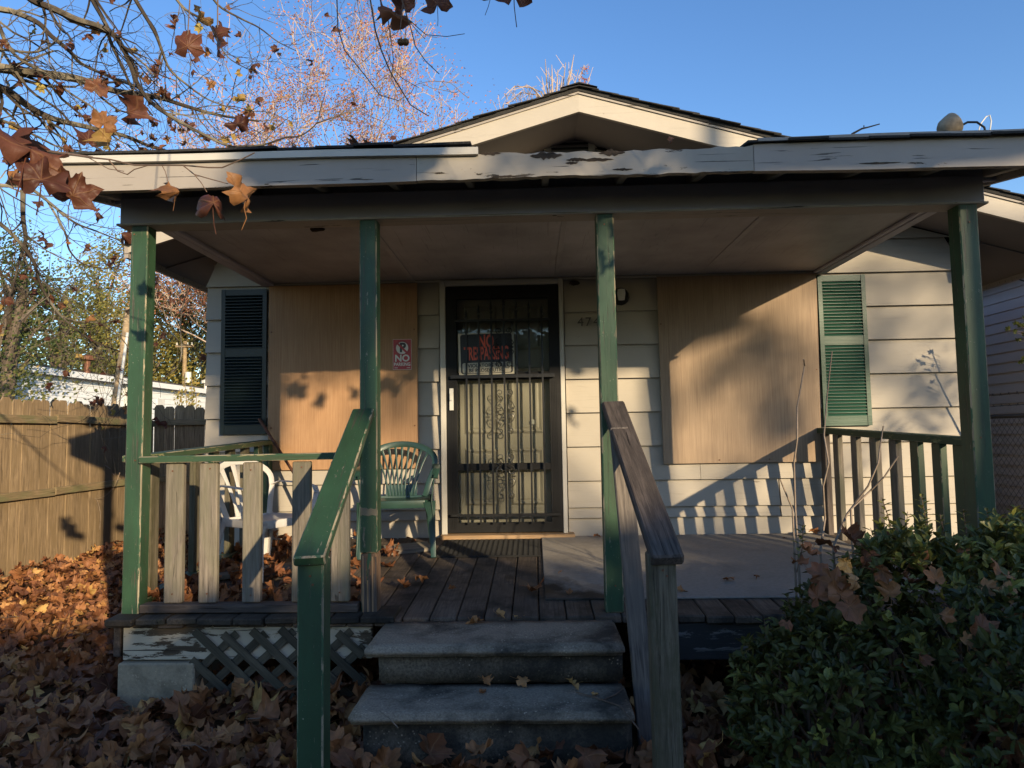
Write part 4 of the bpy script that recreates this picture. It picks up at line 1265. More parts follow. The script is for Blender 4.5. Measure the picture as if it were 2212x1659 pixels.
# leaf on the rim by the left post
# ------------------------------------------------ twigs on the steps
tm = MB(); 
for pts in (((1380, 1575), (1340, 1525), (1290, 1508), (1245, 1495)), ((1300, 1512), (1330, 1500), (1345, 1488)),):
    q = []
    for px, py in pts:
        d = ray(px, py); t = (.290-CAM_Z)/d.z; q.append(CAMV+d*t)
    tm.tube(q, .003, 5)
o = tm.build('fallen_twig', M['twig'], None, loc=(0.3, 3.1, .26)); tag(o, 'forked thin twig across the right end of the lower step', 'twig')
tm = MB(); q = []
for px, py in ((820, 1535), (842, 1552), (860, 1572)):
    d = ray(px, py); t = (.290-CAM_Z)/d.z; q.append(CAMV+d*t)
tm.tube(q, .0022, 5)
o = tm.build('fallen_twig', M['stem'], None, loc=q[0]); tag(o, 'short pale twig at the left end of the lower step', 'twig')

# ================================================================== bush
br = random.Random(21)
bush = thing('azalea_bush', 'dark green leafy bush with fallen leaves caught on top, right of the steps', 'bush', (1.85, 3.0, 0))
def bush_r(dirv):
    n_ = mnoise.noise(dirv*2.3+Vector((3, 1, 0)))*.22+mnoise.noise(dirv*6)*.10
    return 1+n_
ELL = [(Vector((1.62, 3.02, .38)), Vector((.56, .50, .58))), (Vector((2.25, 3.1, .42)), Vector((.78, .55, .58))), (Vector((1.15, 2.95, .28)), Vector((.34, .40, .38))), (Vector((2.1, 2.45, .35)), Vector((.8, .5, .50)))]
bl = MB()
def oval(mb, p, d, up, L, W, tone):
    s = d.cross(up).normalized(); n_ = s.cross(d)
    b = [p, p+d*L*.35+s*W+n_*L*.05, p+d*L*.7+s*W*.85+n_*L*.02, p+d*L-n_*L*.12, p+d*L*.7-s*W*.85+n_*L*.02, p+d*L*.35-s*W+n_*L*.05, p+d*L*.5-n_*W*.25]
    mb.add(b, [(0, 1, 6), (1, 2, 6), (2, 3, 6), (3, 4, 6), (4, 5, 6), (5, 0, 6)], col=tone)
def inside(p):
    return any(sum(((p-c)[i]/e[i])**2 for i in range(3)) < .72 for c, e in ELL)
for (c, e), nw_ in zip(ELL, (3000, 3600, 1300, 2500)):
    for _ in range(nw_):
        d = Vector((br.gauss(0, 1), br.gauss(0, 1), br.gauss(0, 1))).normalized()
        if d.z < -.75: continue
        r = bush_r(d)*(1-abs(br.gauss(0, .10)))
        p = c+Vector((d.x*e.x, d.y*e.y, d.z*e.z))*r
        if inside(p) or p.z < .03 or p.y > 3.70 and p.z < .5 or (p.x < .58): continue
        ax = (d+Vector((0, 0, .7))+Vector((br.gauss(0, .3), br.gauss(0, .3), br.gauss(0, .3)))).normalized()
        t1 = ax.orthogonal().normalized(); t2 = ax.cross(t1)
        tone = min(1, max(0, br.gauss(.30, .16)+(.22 if p.z > .80 else 0)))  # leaves near the top toned lighter, as if sunlit
        if br.random() < .03: tone = 1
        k = br.choice((4, 5, 6)); a0 = br.uniform(0, 6)
        for q in range(k):
            an = a0+q*2*pi/k+br.uniform(-.2, .2)
            dd = (ax*br.uniform(.3, 1.8)+t1*cos(an)+t2*sin(an)+Vector((br.gauss(0, .3), br.gauss(0, .3), br.gauss(0, .3)))).normalized()
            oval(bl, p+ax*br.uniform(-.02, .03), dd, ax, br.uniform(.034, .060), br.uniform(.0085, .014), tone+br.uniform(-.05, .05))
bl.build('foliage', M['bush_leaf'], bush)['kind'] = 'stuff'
# upright sprigs along the top
sp = MB(); stm = MB()
for (px, py, Y, h) in ((1735, 1130, 3.3, .22), (1990, 1070, 3.2, .30), (1960, 1105, 3.1, .25), (2030, 1110, 3.25, .22), (2130, 1100, 3.3, .30), (2165, 1120, 3.2, .26), (2195, 1090, 3.4, .25), (2060, 1150, 3.0, .2), (1880, 1140, 3.2, .22), (1700, 1280, 3.1, .16), (1650, 1330, 3.0, .14), (1905, 1075, 3.4, .2), (2080, 1100, 3.5, .2), (2200, 1160, 3.1, .2), (1800, 1190, 3.3, .2)):
    p = at(px, py, Y); base = p-Vector((br.uniform(-.05, .05), 0, h))
    stm.tube([base, base.lerp(p, .5)+Vector((.01, 0, 0)), p], [.004, .003, .0015], 4)
    for q in range(int(h/.012)):
        pp = base.lerp(p, .15+.85*q/(h/.012)); an = q*2.4
        dd = Vector((cos(an), sin(an), .55)).normalized()
        oval(sp, pp, dd, Vector((0, 0, 1)), br.uniform(.028, .046), .008, min(1, br.gauss(.62, .15)))
sp.build('sprig_foliage', M['bush_leaf'], bush)['kind'] = 'stuff'
for _ in range(60):
    c, e = br.choice(ELL[:3]); d = Vector((br.gauss(0, 1), br.gauss(0, 1), abs(br.gauss(0, 1)))).normalized()
    b = Vector((c.x+br.uniform(-.2, .2), c.y+br.uniform(-.1, .2), 0)); p = c+Vector((d.x*e.x, d.y*e.y, d.z*e.z))*.95
    stm.tube([b, b.lerp(p, .5)+Vector((br.uniform(-.05, .05),)*3), p], [.009, .006, .003], 4)
stm.build('stems', M['twig'], bush)
# bare canes in front of the railing
cn = MB()
for pts, Y in ((((1725, 1200), (1718, 1100), (1715, 1000), (1722, 950), (1722, 880), (1738, 790), (1736, 776)), 3.45),
               (((1772, 1190), (1782, 1120), (1778, 1050), (1790, 1000), (1780, 940), (1786, 860), (1797, 760)), 3.4),
               (((1800, 1180), (1830, 1110), (1875, 1050), (1897, 1000), (1902, 960), (1908, 920)), 3.35),
               (((1838, 1100), (1880, 1060), (1910, 1030), (1940, 985)), 3.35), (((1716, 1190), (1712, 1100), (1685, 1035)), 3.5)):
    q = [at(px, py, Y+.04*sin(i*1.7)) for i, (px, py) in enumerate(pts)]
    if q[0].z > .5: q.insert(0, q[0]+Vector((0, 0, -.45)))
    cn.tube(q, [.0062-.0035*i/len(q) for i in range(len(q))], 5)
cn.build('bare_canes', M['stem'], bush)
# leaves caught in the bush
caught = [
 (1795, 1180, 3.10, .085, .15, 'dark red brown leaf caught upright behind the canes on the bush'),
 (1750, 1190, 3.02, .075, .45, 'brown leaf caught at the left shoulder of the bush'),
 (1840, 1165, 3.12, .085, .12, 'large dark leaf standing on the top left of the bush'),
 (1828, 1215, 2.95, .065, .97, 'pale yellow leaf with dark spots on top of the bush'),
 (1800, 1260, 2.86, .085, .35, 'large brown leaf hanging down the front of the bush'),
 (1848, 1255, 2.84, .060, .80, 'orange leaf below the pale yellow one on the bush'),
 (1765, 1290, 2.84, .080, .30, 'brown folded leaf on the left front of the bush'),
 (1835, 1310, 2.78, .090, .33, 'large brown leaf hanging lowest on the left front of the bush'),
 (1925, 1285, 2.80, .070, .55, 'tan leaf in the middle of the bush top'),
 (1990, 1210, 2.98, .075, .50, 'brown curled leaf on the centre top of the bush'),
 (2080, 1195, 3.02, .070, .55, 'brown leaf caught near the posts on the bush top'),
 (2120, 1360, 2.62, .080, .30, 'large dark brown leaf on the right front of the bush'),
 (2090, 1390, 2.60, .055, .70, 'orange tan leaf just below the large dark one on the bush'),
 (2130, 1270, 2.80, .060, .65, 'tan leaf high on the right of the bush'),
 (2175, 1280, 2.78, .065, .75, 'yellowish leaf at the far right of the bush'),
 (1925, 1160, 3.1, .07, .2, 'dark leaf in front of the right railing on the bush'),
 (2040, 1330, 2.66, .05, .5, 'small brown leaf between the green shoots of the bush'),
 (2195, 1330, 2.66, .055, .4, 'brown leaf cut by the right edge on the bush'),
 (1730, 1215, 3.0, .06, .3, 'narrow brown leaf at the foot of the leftmost cane'),
 (1870, 1200, 3.0, .085, .2, 'dark brown leaf right of the pale yellow one on the bush'),
 (1815, 1285, 2.84, .10, .42, 'broadest brown leaf on the front of the leafy heap on the bush'),
 (1775, 1240, 2.92, .08, .3, 'brown leaf overlapped by others left in the heap on the bush'),
 (1905, 1235, 2.88, .07, .35, 'brown leaf right of the heap on the bush'),
 (1960, 1250, 2.85, .06, .15, 'dark shrivelled leaf between shoots on the bush'),
 (2020, 1250, 2.85, .065, .6, 'tan leaf below the curled one on the centre top of the bush'),
 (2160, 1235, 2.85, .075, .45, 'brown leaf near the right edge high on the bush'),
 (1700, 1345, 2.80, .05, .3, 'small brown leaf low on the left side of the bush'),
 (1990, 1420, 2.6, .05, .25, 'dull brown leaf deep in the middle of the bush front'),
]
for i, (px, py, Y, s, tone, lab) in enumerate(caught):
    r = random.Random(300+i); vs, fs, uv = leaf_local(r, 1.0)
    e = Euler((R(55)+r.gauss(0, .4), r.gauss(0, .4), r.uniform(-.6, .6))).to_matrix() @ Matrix.Rotation(r.uniform(0, 6), 3, 'Z')
    p = at(px, py, Y-.10); s *= .88
    mb = MB(); mb.add([p+(e @ v)*s for v in vs], fs, uv, col=tone)
    o = mb.build('fallen_leaf', M['litter'], None, loc=p, smooth=True); tag(o, lab, 'leaf', 'leaves caught in the bush')

# ================================================================== side fence
FX = -5.42
fence = thing('wooden_fence', 'tall dog eared wooden privacy fence along the left side of the yard', 'fence', (FX, 7.5, 0))
def picket_mesh(h):
    m = MB(); w2 = .070
    m.prism([(-w2, -.008, 0), (w2, -.008, 0), (w2, -.008, h-.035), (w2-.028, -.008, h), (-w2+.028, -.008, h), (-w2, -.008, h-.035)], (0, .016, 0))
    # long axis along local X for the wood grain
    m.v = [(z_, -y_, x_) for x_, y_, z_ in m.v]
    return m.mesh('picket', M['picket'])
pms = [picket_mesh(h) for h in (1.855, 1.87, 1.885)]
ROTZ = Matrix(((0, 0, 1), (0, -1, 0), (1, 0, 0)))
y = 3.2; i = 0
while y < 9.9:
    o = bpy.data.objects.new('picket', rnd.choice(pms)); put(o, fence, (FX-.02+rnd.uniform(-.004, .004), y, rnd.uniform(.0, .012)))
    o.rotation_euler = (Matrix.Rotation(pi/2, 3, 'Z') @ Matrix.Rotation(rnd.uniform(-.008, .008), 3, 'Y') @ ROTZ).to_euler()
    y += .147; i += 1
for zz, sag in ((1.66, .03), (.86, .0)):
    for a_, b_ in ((3.2, 5.5), (5.5, 7.9), (7.9, 10.0)):
        board('fence_rail', (FX+.012, a_, zz+rnd.uniform(-.02, .02)), (FX+.012, b_-.01, zz+rnd.uniform(-.02, .02)), .085, .038, M['fence_rail'], fence, side=(0, 0, 1))
for yy in (3.2, 5.5, 7.9, 10.0):
    box('fence_post', (FX-.12, yy-.045, 0), (FX-.032, yy+.045, 1.66), M['fence_rail'], fence)
fence2 = thing('wooden_fence', 'shaded stretch of wooden fence running behind the left end of the house', 'fence', (-4, 10.0, 0))
x = FX+.06
while x < -2.2:
    o = bpy.data.objects.new('picket', rnd.choice(pms)); put(o, fence2, (x, 10.03+rnd.uniform(-.004, .004), rnd.uniform(.01, .03)))
    o.rotation_euler = (Matrix.Rotation(0, 3, 'Z') @ ROTZ).to_euler(); x += .147
for zz in (1.66, .86):
    box('fence_rail', (FX+.05, 9.975, zz-.042), (-2.2, 10.010, zz+.042), M['fence_rail'], fence2)

# ================================================================== neighbour on the right
nb = thing('neighbour_house', 'grey vinyl sided house with dark shingle roof at the right edge', 'house', (8, 12, 0))
NX = 5.0
m_ = MB(); m_.box((NX+.03, 4.5, 0), (NX+7, 22, 3.02)); m_.build('wall', M['vinyl_grey'], nb)
zz = .25
while zz < 3.0:
    m_ = MB(); m_.prism([(NX+.031, 4.5, zz), (NX-.006, 4.5, zz), (NX+.008, 4.5, zz+.107), (NX+.031, 4.5, zz+.107)], (0, 17.4, 0))
    m_.build('siding_course', M['vinyl_grey'], nb, loc=(NX, 13, zz)); zz += .108
m_ = MB(); m_.box((NX-.40, 4.2, 3.03), (NX+.03, 22.2, 3.06)); m_.build('soffit', M['metal_white'], nb)
m_ = MB(); m_.prism([(NX-.40, 4.2, 3.06), (NX-.50, 4.2, 3.10), (NX-.50, 4.2, 3.19), (NX-.44, 4.2, 3.19), (NX-.40, 4.2, 3.17)], (0, 18, 0)); m_.build('gutter', M['vinyl_grey'], nb)
m_ = MB(); m_.prism([(NX-.44, 4.15, 3.18), (NX+3.8, 4.15, 4.65), (NX+3.8, 4.15, 4.6), (NX-.44, 4.15, 3.13)], (0, 18.1, 0)); rf = m_.build('roof', M['shingle'], nb)
for k in range(14):
    x0 = NX-.46+k*.145
    m_ = MB(); za = 3.186+k*.145*.347
    m_.prism([(x0, 4.14, za), (x0+.16, 4.14, za+.052), (x0+.16, 4.14, za+.056), (x0, 4.14, za+.010)], (0, 18.1, 0)); m_.build('shingle_course', M['shingle'], rf)
box('window', (NX-.02, 9.2, 1.2), (NX+.01, 10.1, 2.3), M['glass_dark'], nb)

# chain link fence in front of it
cf = thing('chain_link_fence', 'chain link fence with barbed wire beside the grey neighbour house', 'fence', (4.62, 7.8, 0))
CX = 4.62; wm = MB(); dz = .075
y0, y1, z1 = 5.6, 12.0, 1.50
n = int((y1-y0)/dz)
for k in range(-int(z1/dz), n+1):
    a_ = y0+k*dz
    for s in (1, -1):
        p0 = [a_, 0.0] if s > 0 else [a_, z1]
        pts = []
        t0 = max(0, y0-a_); t1 = min(z1, y1-a_)
        if t1 <= t0: continue
        f = (lambda t: t) if s > 0 else (lambda t: z1-t)
        m = 3
        wm.tube([(CX+s*.003, a_+t0, f(t0)), (CX+s*.003, a_+t1, f(t1))], .0021, 3, caps=False)
wm.build('wire_mesh', M['wire'], cf)['kind'] = 'stuff'
m_ = MB(); m_.tube([(CX, y0, z1+.01), (CX, y1, z1+.01)], .020, 8); m_.build('top_rail', M['wire'], cf)
for yy in (5.6, 8.6, 11.6):
    m_ = MB(); m_.tube([(CX, yy, 0), (CX, yy, z1+.32)], .026, 8); m_.build('fence_post', M['wire'], cf)
for zz in (1.62, 1.73):
    m_ = MB(); m_.tube([(CX, y0, zz), (CX, 8.6, zz-.01), (CX, y1, zz)], .003, 4)
    yy = y0
    while yy < y1:
        m_.tube([(CX-.012, yy, zz-.014), (CX+.012, yy+.006, zz+.014)], .0022, 3); m_.tube([(CX+.012, yy, zz-.014), (CX-.012, yy-.006, zz+.014)], .0022, 3); yy += .12
    m_.build('barbed_wire', M['wire'], cf)
# service cable
m_ = MB(); a_, b_ = at(2100, 540, 5.9), at(2240, 622, 5.0)
a2 = Vector((3.7, 7.3, 2.95)); m_.tube([a2, at(2118, 565, 7.0), at(2165, 590, 6.8), at(2240, 618, 6.6), Vector((6.5, 6.0, 2.3))], .006, 5)
tag(m_.build('service_cable', M['cable'], None, loc=a2), 'black cable sloping down past the grey neighbour house', 'cable')
# ================================================================== beyond the fence
mh = thing('mobile_home', 'long white mobile home with dark shingle roof beyond the fence', 'mobile home', (-15.5, 24, 0))
MX = -13.6
def mhz(y): return 3.55
m_ = MB(); m_.box((MX-4, 17.2, .4), (MX, 44, 3.42)); m_.build('wall', M['vinyl_white'], mh)
for k in range(16):
    zz = .5+k*.185
    m_ = MB(); m_.prism([(MX+.001, 17.2, zz), (MX+.022, 17.2, zz), (MX+.004, 17.2, zz+.18), (MX+.001, 17.2, zz+.18)], (0, 26.8, 0)); m_.build('siding_course', M['vinyl_white'], mh)
m_ = MB(); m_.prism([(MX+.25, 17.0, 3.38), (MX-2, 17.0, 3.85), (MX-4.2, 17.0, 3.38)], (0, 27.4, 0)); m_.build('roof', M['shingle_brown'], mh)
m_ = MB(); m_.box((MX+.251, 17.0, 3.26), (MX+.29, 44.4, 3.44)); m_.build('eave_fascia', M['vinyl_white'], mh)
for (ya, yb, za, zb) in ((25.2, 25.7, 1.3, 2.9), (33.0, 34.6, 1.55, 2.65), (20.2, 20.9, 1.0, 2.0)):
    wv = box('window', (MX+.01, ya, za), (MX+.05, yb, zb), M['metal_white'], mh)
    box('pane', (MX+.045, ya+.12, za+.12), (MX+.056, yb-.12, zb-.12), M['glass_dark'], wv)
for yy in (23.2,):
    m_ = MB(); m_.tube([(MX+.1, yy, .4), (MX+.1, yy, 3.3)], .06, 8); m_.build('downpipe', M['metal_white'], mh)
for (yy, h, r) in ((22.6, .42, .16), (31.0, .25, .14)):
    m_ = MB(); p0 = Vector((MX-.9, yy, 3.6))
    m_.tube([p0, p0+Vector((0, 0, h)), p0+Vector((0, 0, h+.02)), p0+Vector((0, 0, h+.14)), p0+Vector((0, 0, h+.2))], [r*.6, r*.6, r*1.4, r*1.5, r*.4], 10); m_.build('roof_vent', M['rust' if yy < 25 else 'metal_white'], mh)

# poles
a_, b_ = at(248, 885, 15.5), at(279, 665, 15.5)
pl = thing('utility_pole', 'leaning wooden utility pole with a metal conduit in front of the mobile home', 'pole', (a_.x-.05, a_.y, 0))
base = Vector((a_.x-.15, 15.5, 0)); 
m_ = MB(); m_.tube([base, a_, b_], [.105, .09, .07], 10); m_.build('pole', M['pole'], pl, smooth=True)
m_ = MB(); o_ = Vector((.085, -.07, 0)); m_.tube([base+o_, a_+o_, a_.lerp(b_, .75)+o_], .03, 6); m_.build('conduit', M['metal_white'], pl)
a_ = at(398, 830, 33); b_ = at(400, 737, 33)
pl = thing('utility_pole', 'distant utility pole with a crossarm and grey transformer', 'pole', (a_.x, 33, 0))
m_ = MB(); m_.tube([(a_.x, 33, 0), a_, b_], [.13, .10, .085], 8); m_.build('pole', M['pole'], pl)
m_ = MB(); m_.box((a_.x-.38, 32.85, b_.z-.30), (a_.x+.44, 33.0, b_.z-.20)); m_.build('crossarm', M['pole'], pl)
m_ = MB(); m_.tube([(a_.x+.28, 32.8, b_.z-2.0), (a_.x+.28, 32.8, b_.z-1.5)], .14, 10); m_.build('transformer', M['metal_white'], pl)
for dx in (-.34, -.12, .18, .38):
    m_ = MB(); m_.tube([(a_.x+dx, 32.92, b_.z-.20), (a_.x+dx, 32.92, b_.z-.08)], .035, 6); m_.build('insulator', M['metal_white'], pl)

# ================================================================== trees
def grow(mb, p, d, L, r, depth, rng, leaves=None, up=.05, spread=.6, ratio=.72, seg=4, wob=.18, sides=5, kids=(2, 3), minr=.003):
    """recursive limb; leaves collects twig tips"""
    pts = [Vector(p)]; rs = [r]; d = Vector(d).normalized()
    for i in range(seg):
        d = (d+Vector((rng.gauss(0, wob), rng.gauss(0, wob), rng.gauss(0, wob)+up))).normalized()
        pts.append(pts[-1]+d*L/seg); rs.append(max(minr, r*(1-.45*(i+1)/seg)))
    mb.tube(pts, rs, sides if depth > 1 else 3, caps=False)
    if leaves is not None and depth <= 2:
        leaves.append((pts[-1], d)); leaves.append((pts[seg//2], d))
    if depth <= 0: return
    nk = rng.randint(*kids)
    for k in range(nk):
        t = rng.uniform(.35, 1.0) if k else 1.0
        i = min(seg, int(t*seg+.5)); q = pts[i]
        ax = d.orthogonal().normalized(); ax.rotate(Matrix.Rotation(rng.uniform(0, 2*pi), 3, d))
        nd = (d*(1-spread*.5)+ax*spread*rng.uniform(.6, 1.2)).normalized()
        grow(mb, q, nd, L*ratio*rng.uniform(.8, 1.15), rs[i]*.72, depth-1, rng, leaves, up, spread, ratio, seg, wob, sides, kids, minr)

def leafquad(mb, rng, p, s, tone):
    d = Vector((rng.gauss(0, 1), rng.gauss(0, 1), rng.gauss(0, 1))).normalized()
    t1 = d.orthogonal().normalized()*s; t2 = d.cross(t1)*rng.uniform(.5, .8)
    mb.add([p-t1, p+t2, p+t1+d*s*.3, p-t2], [(0, 1, 2, 3)], col=tone)

def tree(name, label, cat, base, H, r, rng, bark, leafm, nleaf, lsize, depth=5, tone=(.5, .2), trunk=.35, lean=(0, 0), spread=.6, cloud=.3, group=None, up=.05, ratio=.72, kids=(2, 3), minr=.01, whorl=1):
    t = thing(name, label, cat, base, group)
    mb = MB(); tips = []
    p = Vector(base); top = p+Vector((lean[0], lean[1], H*trunk))
    mb.tube([p, p.lerp(top, .5)+Vector((rng.uniform(-.05, .05)*H*.1, 0, 0)), top], [r*1.25, r, r*.8], 8)
    n = 4
    for k in range(n):
        a = 2*pi*k/n+rng.uniform(-.5, .5); s = rng.uniform(.15, .75) if k else .05
        grow(mb, top-Vector((0, 0, rng.uniform(0, .25)*H*trunk)), Vector((cos(a)*s, sin(a)*s, 1)), H*(1-trunk)*.36, r*.55, depth, rng, tips, up, spread, ratio, 4, .16, 5, kids, minr)
    mb.build('trunk', bark, t)
    if nleaf:
        fo = MB()
        for _ in range(nleaf):
            q, d = rng.choice(tips)
            c = q+Vector((rng.gauss(0, cloud), rng.gauss(0, cloud), rng.gauss(0, cloud)))
            tn = min(1, max(0, rng.gauss(*tone)))
            for _w in range(whorl):
                leafquad(fo, rng, c+Vector((rng.gauss(0, lsize*1.5),)*1+(rng.gauss(0, lsize*1.5), rng.gauss(0, lsize*1.5))) if whorl > 1 else c, lsize*rng.uniform(.7, 1.3), tn)
        fo.build('crown', leafm, t)['kind'] = 'stuff'
    return t
tr = random.Random(5)
def ground_at(px, Y):
    d = ray(px, 950); return Vector((d.x*Y/d.y, Y, 0))
# pale bare trees against the sky behind the porch roof
PG = 'tall pale bare trees behind the house'
tree('bare_tree', 'pale bare tree with faded pink leaves, left of the forked tall one', 'tree', ground_at(610, 30), 15.2, .20, tr, M['bark_pink'], M['pink_leaf'], 15000, .046, 6, (.6, .25), .30, (0, 0), .66, .3, PG, .05, .74, (2, 3), .014)
tree('bare_tree', 'tallest pale bare tree, its limbs reaching highest above the porch roof', 'tree', ground_at(745, 31), 20.0, .24, tr, M['bark_pink'], M['pink_leaf'], 15000, .046, 6, (.6, .25), .34, (.3, 0), .62, .3, PG, .07, .74, (2, 3), .014)
tree('bare_tree', 'pale bare tree right of the tallest one, nearest the gable', 'tree', ground_at(860, 33), 15.5, .18, tr, M['bark_pink'], M['pink_leaf'], 15000, .046, 6, (.6, .25), .30, (0, 0), .68, .3, PG, .05, .72, (2, 3), .014)
tree('bare_tree', 'short pale bare tree just showing above the porch roof near the left', 'tree', ground_at(540, 32), 13.0, .17, tr, M['bark_pink'], M['pink_leaf'], 13000, .046, 6, (.6, .25), .30, (0, 0), .6, .4, PG, .1, .74, (2, 3), .014)
tree('bare_tree', 'pale bare tree between the short one and the tallest one', 'tree', ground_at(680, 34), 16.0, .17, tr, M['bark_pink'], M['pink_leaf'], 8000, .045, 6, (.6, .25), .30, (0, 0), .6, .3, PG, .08, .74, (2, 3), .012)
tree('bare_tree', 'lowest pale bare tree, just left of the gable', 'tree', ground_at(925, 34), 12.2, .15, tr, M['bark_pink'], M['pink_leaf'], 9000, .045, 6, (.6, .25), .30, (0, 0), .6, .3, PG, .08, .74, (2, 3), .012)
# shoots behind the gable
t = thing('bare_shrub_tree', 'thin pale upright shoots showing above the gable roof', 'tree', (ground_at(1190, 20)))
mb = MB(); b0 = ground_at(1190, 20)
mb.tube([b0, (b0.x, 20, 5), at(1195, 255, 20)], [.2, .16, .12], 7)
for (px, py) in ((1178, 128), (1192, 140), (1205, 150), (1222, 135), (1240, 118), (1262, 140), (1215, 165), (1170, 165), (1250, 150), (1186, 170), (1275, 170), (1235, 155)):
    e = at(px, py, 20); s = at(1195+(px-1200)*.25, 250, 20); m = s.lerp(e, .5)+Vector(((e.x-s.x)*.2, tr.uniform(-.3, .3), .1))
    mb.tube([s, m, e], [.035, .024, .008], 4)
    for _ in range(4):
        q = s.lerp(e, tr.uniform(.3, .95)); mb.tube([q, q+Vector((tr.uniform(-.25, .25), 0, tr.uniform(.15, .45)))], [.012, .006], 3, caps=False)
for arc in (((1185, 240), (1170, 200), (1140, 185), (1105, 195), (1088, 225)), ((1180, 240), (1160, 205), (1125, 200), (1095, 225)), ((1185, 230), (1150, 190), (1112, 186), (1092, 205))):
    pts = [at(px, py, 20+tr.uniform(-.2, .2)) for px, py in arc]; mb.tube(pts, [.03, .024, .018, .012, .008][:len(pts)], 4)
    for _ in range(26):
        q = pts[tr.randrange(1, len(pts))].lerp(pts[tr.randrange(1, len(pts))], tr.random()); mb.tube([q, q+Vector((tr.uniform(-.2, .2), tr.uniform(-.2, .2), tr.uniform(-.35, .1)))], [.009, .005], 3, caps=False)
mb.build('trunk', M['bark_pink'], t)
fo = MB()
for _ in range(60): leafquad(fo, tr, at(tr.gauss(1262, 7), tr.uniform(140, 190), 20), .035, tr.random()*.5)
fo.build('crown', M['pink_leaf'], t)['kind'] = 'stuff'

# green and yellowing trees beyond the mobile home
GG = 'green and yellowing trees beyond the fence'
def crown_tree(label, px, Y, topy, hw, lm, tone, nl, ls, bark, low=2.0, ncl=70):
    base = ground_at(px, Y); k = Y/FPX
    zt = CAM_Z+(952-topy)*k; rx = hw*k; zc = (zt+low)/2; rz = (zt-low)/2
    t = thing('leafy_tree', label, 'tree', base, GG)
    mb = MB(); fo = MB(); cl = []
    for _ in range(ncl):
        d = Vector((tr.gauss(0, 1), tr.gauss(0, 1), tr.gauss(0, 1))).normalized()*tr.uniform(.35, 1)**.6
        c = Vector((base.x+d.x*rx, base.y+d.y*min(rx, 4), zc+d.z*rz)); cl.append(c)
    fork = Vector((base.x, base.y, low+rz*.3))
    mb.tube([base, base.lerp(fork, .5)+Vector((tr.uniform(-.2, .2), 0, 0)), fork, (base.x+tr.uniform(-.5, .5), base.y, zc+rz*.5)], [.28, .22, .18, .07], 8)
    for c in cl[:26]:
        s = fork.lerp(Vector((base.x, base.y, zc+rz*.4)), tr.random()); m = s.lerp(c, .5)+Vector((tr.gauss(0, .2), tr.gauss(0, .2), tr.uniform(0, .4)))
        mb.tube([s, m, c], [.07, .045, .015], 4, caps=False)
        for _ in range(3): mb.tube([c, c+Vector((tr.gauss(0, .5), tr.gauss(0, .5), tr.gauss(.2, .5)))], [.014, .005], 3, caps=False)
    for c in cl:
        r = rx*tr.uniform(.16, .34)+.15; tn0 = tr.gauss(tone, .10)
        for _ in range(int(nl*.8)//ncl):
            p = c+Vector((tr.gauss(0, .55), tr.gauss(0, .55), tr.gauss(0, .45)))*r
            leafquad(fo, tr, p, ls*tr.uniform(.6, 1.3), min(1, max(0, tr.gauss(tn0, .12))))
    mb.build('trunk', bark, t); fo.build('crown', lm, t)['kind'] = 'stuff'
crown_tree('dark evergreen oak at the far left edge', 10, 17, 475, 110, M['evergreen_leaf'], .40, 9000, .040, M['bark'])
crown_tree('olive green tree left of the leaning pole', 120, 24, 560, 120, M['green_leaf'], .42, 10000, .055, M['bark'])
crown_tree('tall golden green tree rising beside the left porch post', 215, 30, 478, 95, M['green_leaf'], .72, 10000, .065, M['bark_pale'])
crown_tree('golden tree right of the left porch post', 395, 36, 505, 105, M['green_leaf'], .74, 9000, .08, M['bark_pale'])
crown_tree('yellow green tree behind the left porch post', 310, 34, 610, 80, M['green_leaf'], .60, 7000, .075, M['bark'])
crown_tree('dark green tree behind the distant pole', 445, 42, 590, 90, M['green_leaf'], .38, 7000, .09, M['bark'])
crown_tree('dark green tree low behind the mobile home roof', 190, 38, 690, 150, M['evergreen_leaf'], .55, 8000, .08, M['bark'])
crown_tree('green tree low between the post and the house corner', 400, 44, 715, 110, M['evergreen_leaf'], .7, 7000, .09, M['bark'])
crown_tree('dark bushy tree low at the far left behind the fence', -50, 21, 650, 90, M['evergreen_leaf'], .22, 8000, .05, M['bark'], low=.8)
# tangled shrub in front of the mobile home
t = thing('tangled_shrub', 'tangled bare shrub with straw coloured vines leaning over the fence', 'shrub', ground_at(70, 9.5))
mb = MB(); b0 = ground_at(60, 9.2)
for _ in range(46):
    b = b0+Vector((tr.gauss(0, .35), tr.gauss(0, .5), .2)); grow(mb, b, Vector((tr.gauss(0, .35), tr.gauss(0, .3), 1)), .95, .014, 2, tr, None, -.03, .7, .7, 4, .25, 4, (2, 3), .004)
mb.build('stems', M['stem'], t)
fo = MB()
for _ in range(1500):
    c = b0+Vector((tr.gauss(-.1, .45), tr.gauss(0, .5), abs(tr.gauss(1.7, .5)))); leafquad(fo, tr, c, .030, min(1, max(0, tr.gauss(.5, .2))))
fo.build('foliage', M['green_leaf'], t)['kind'] = 'stuff'
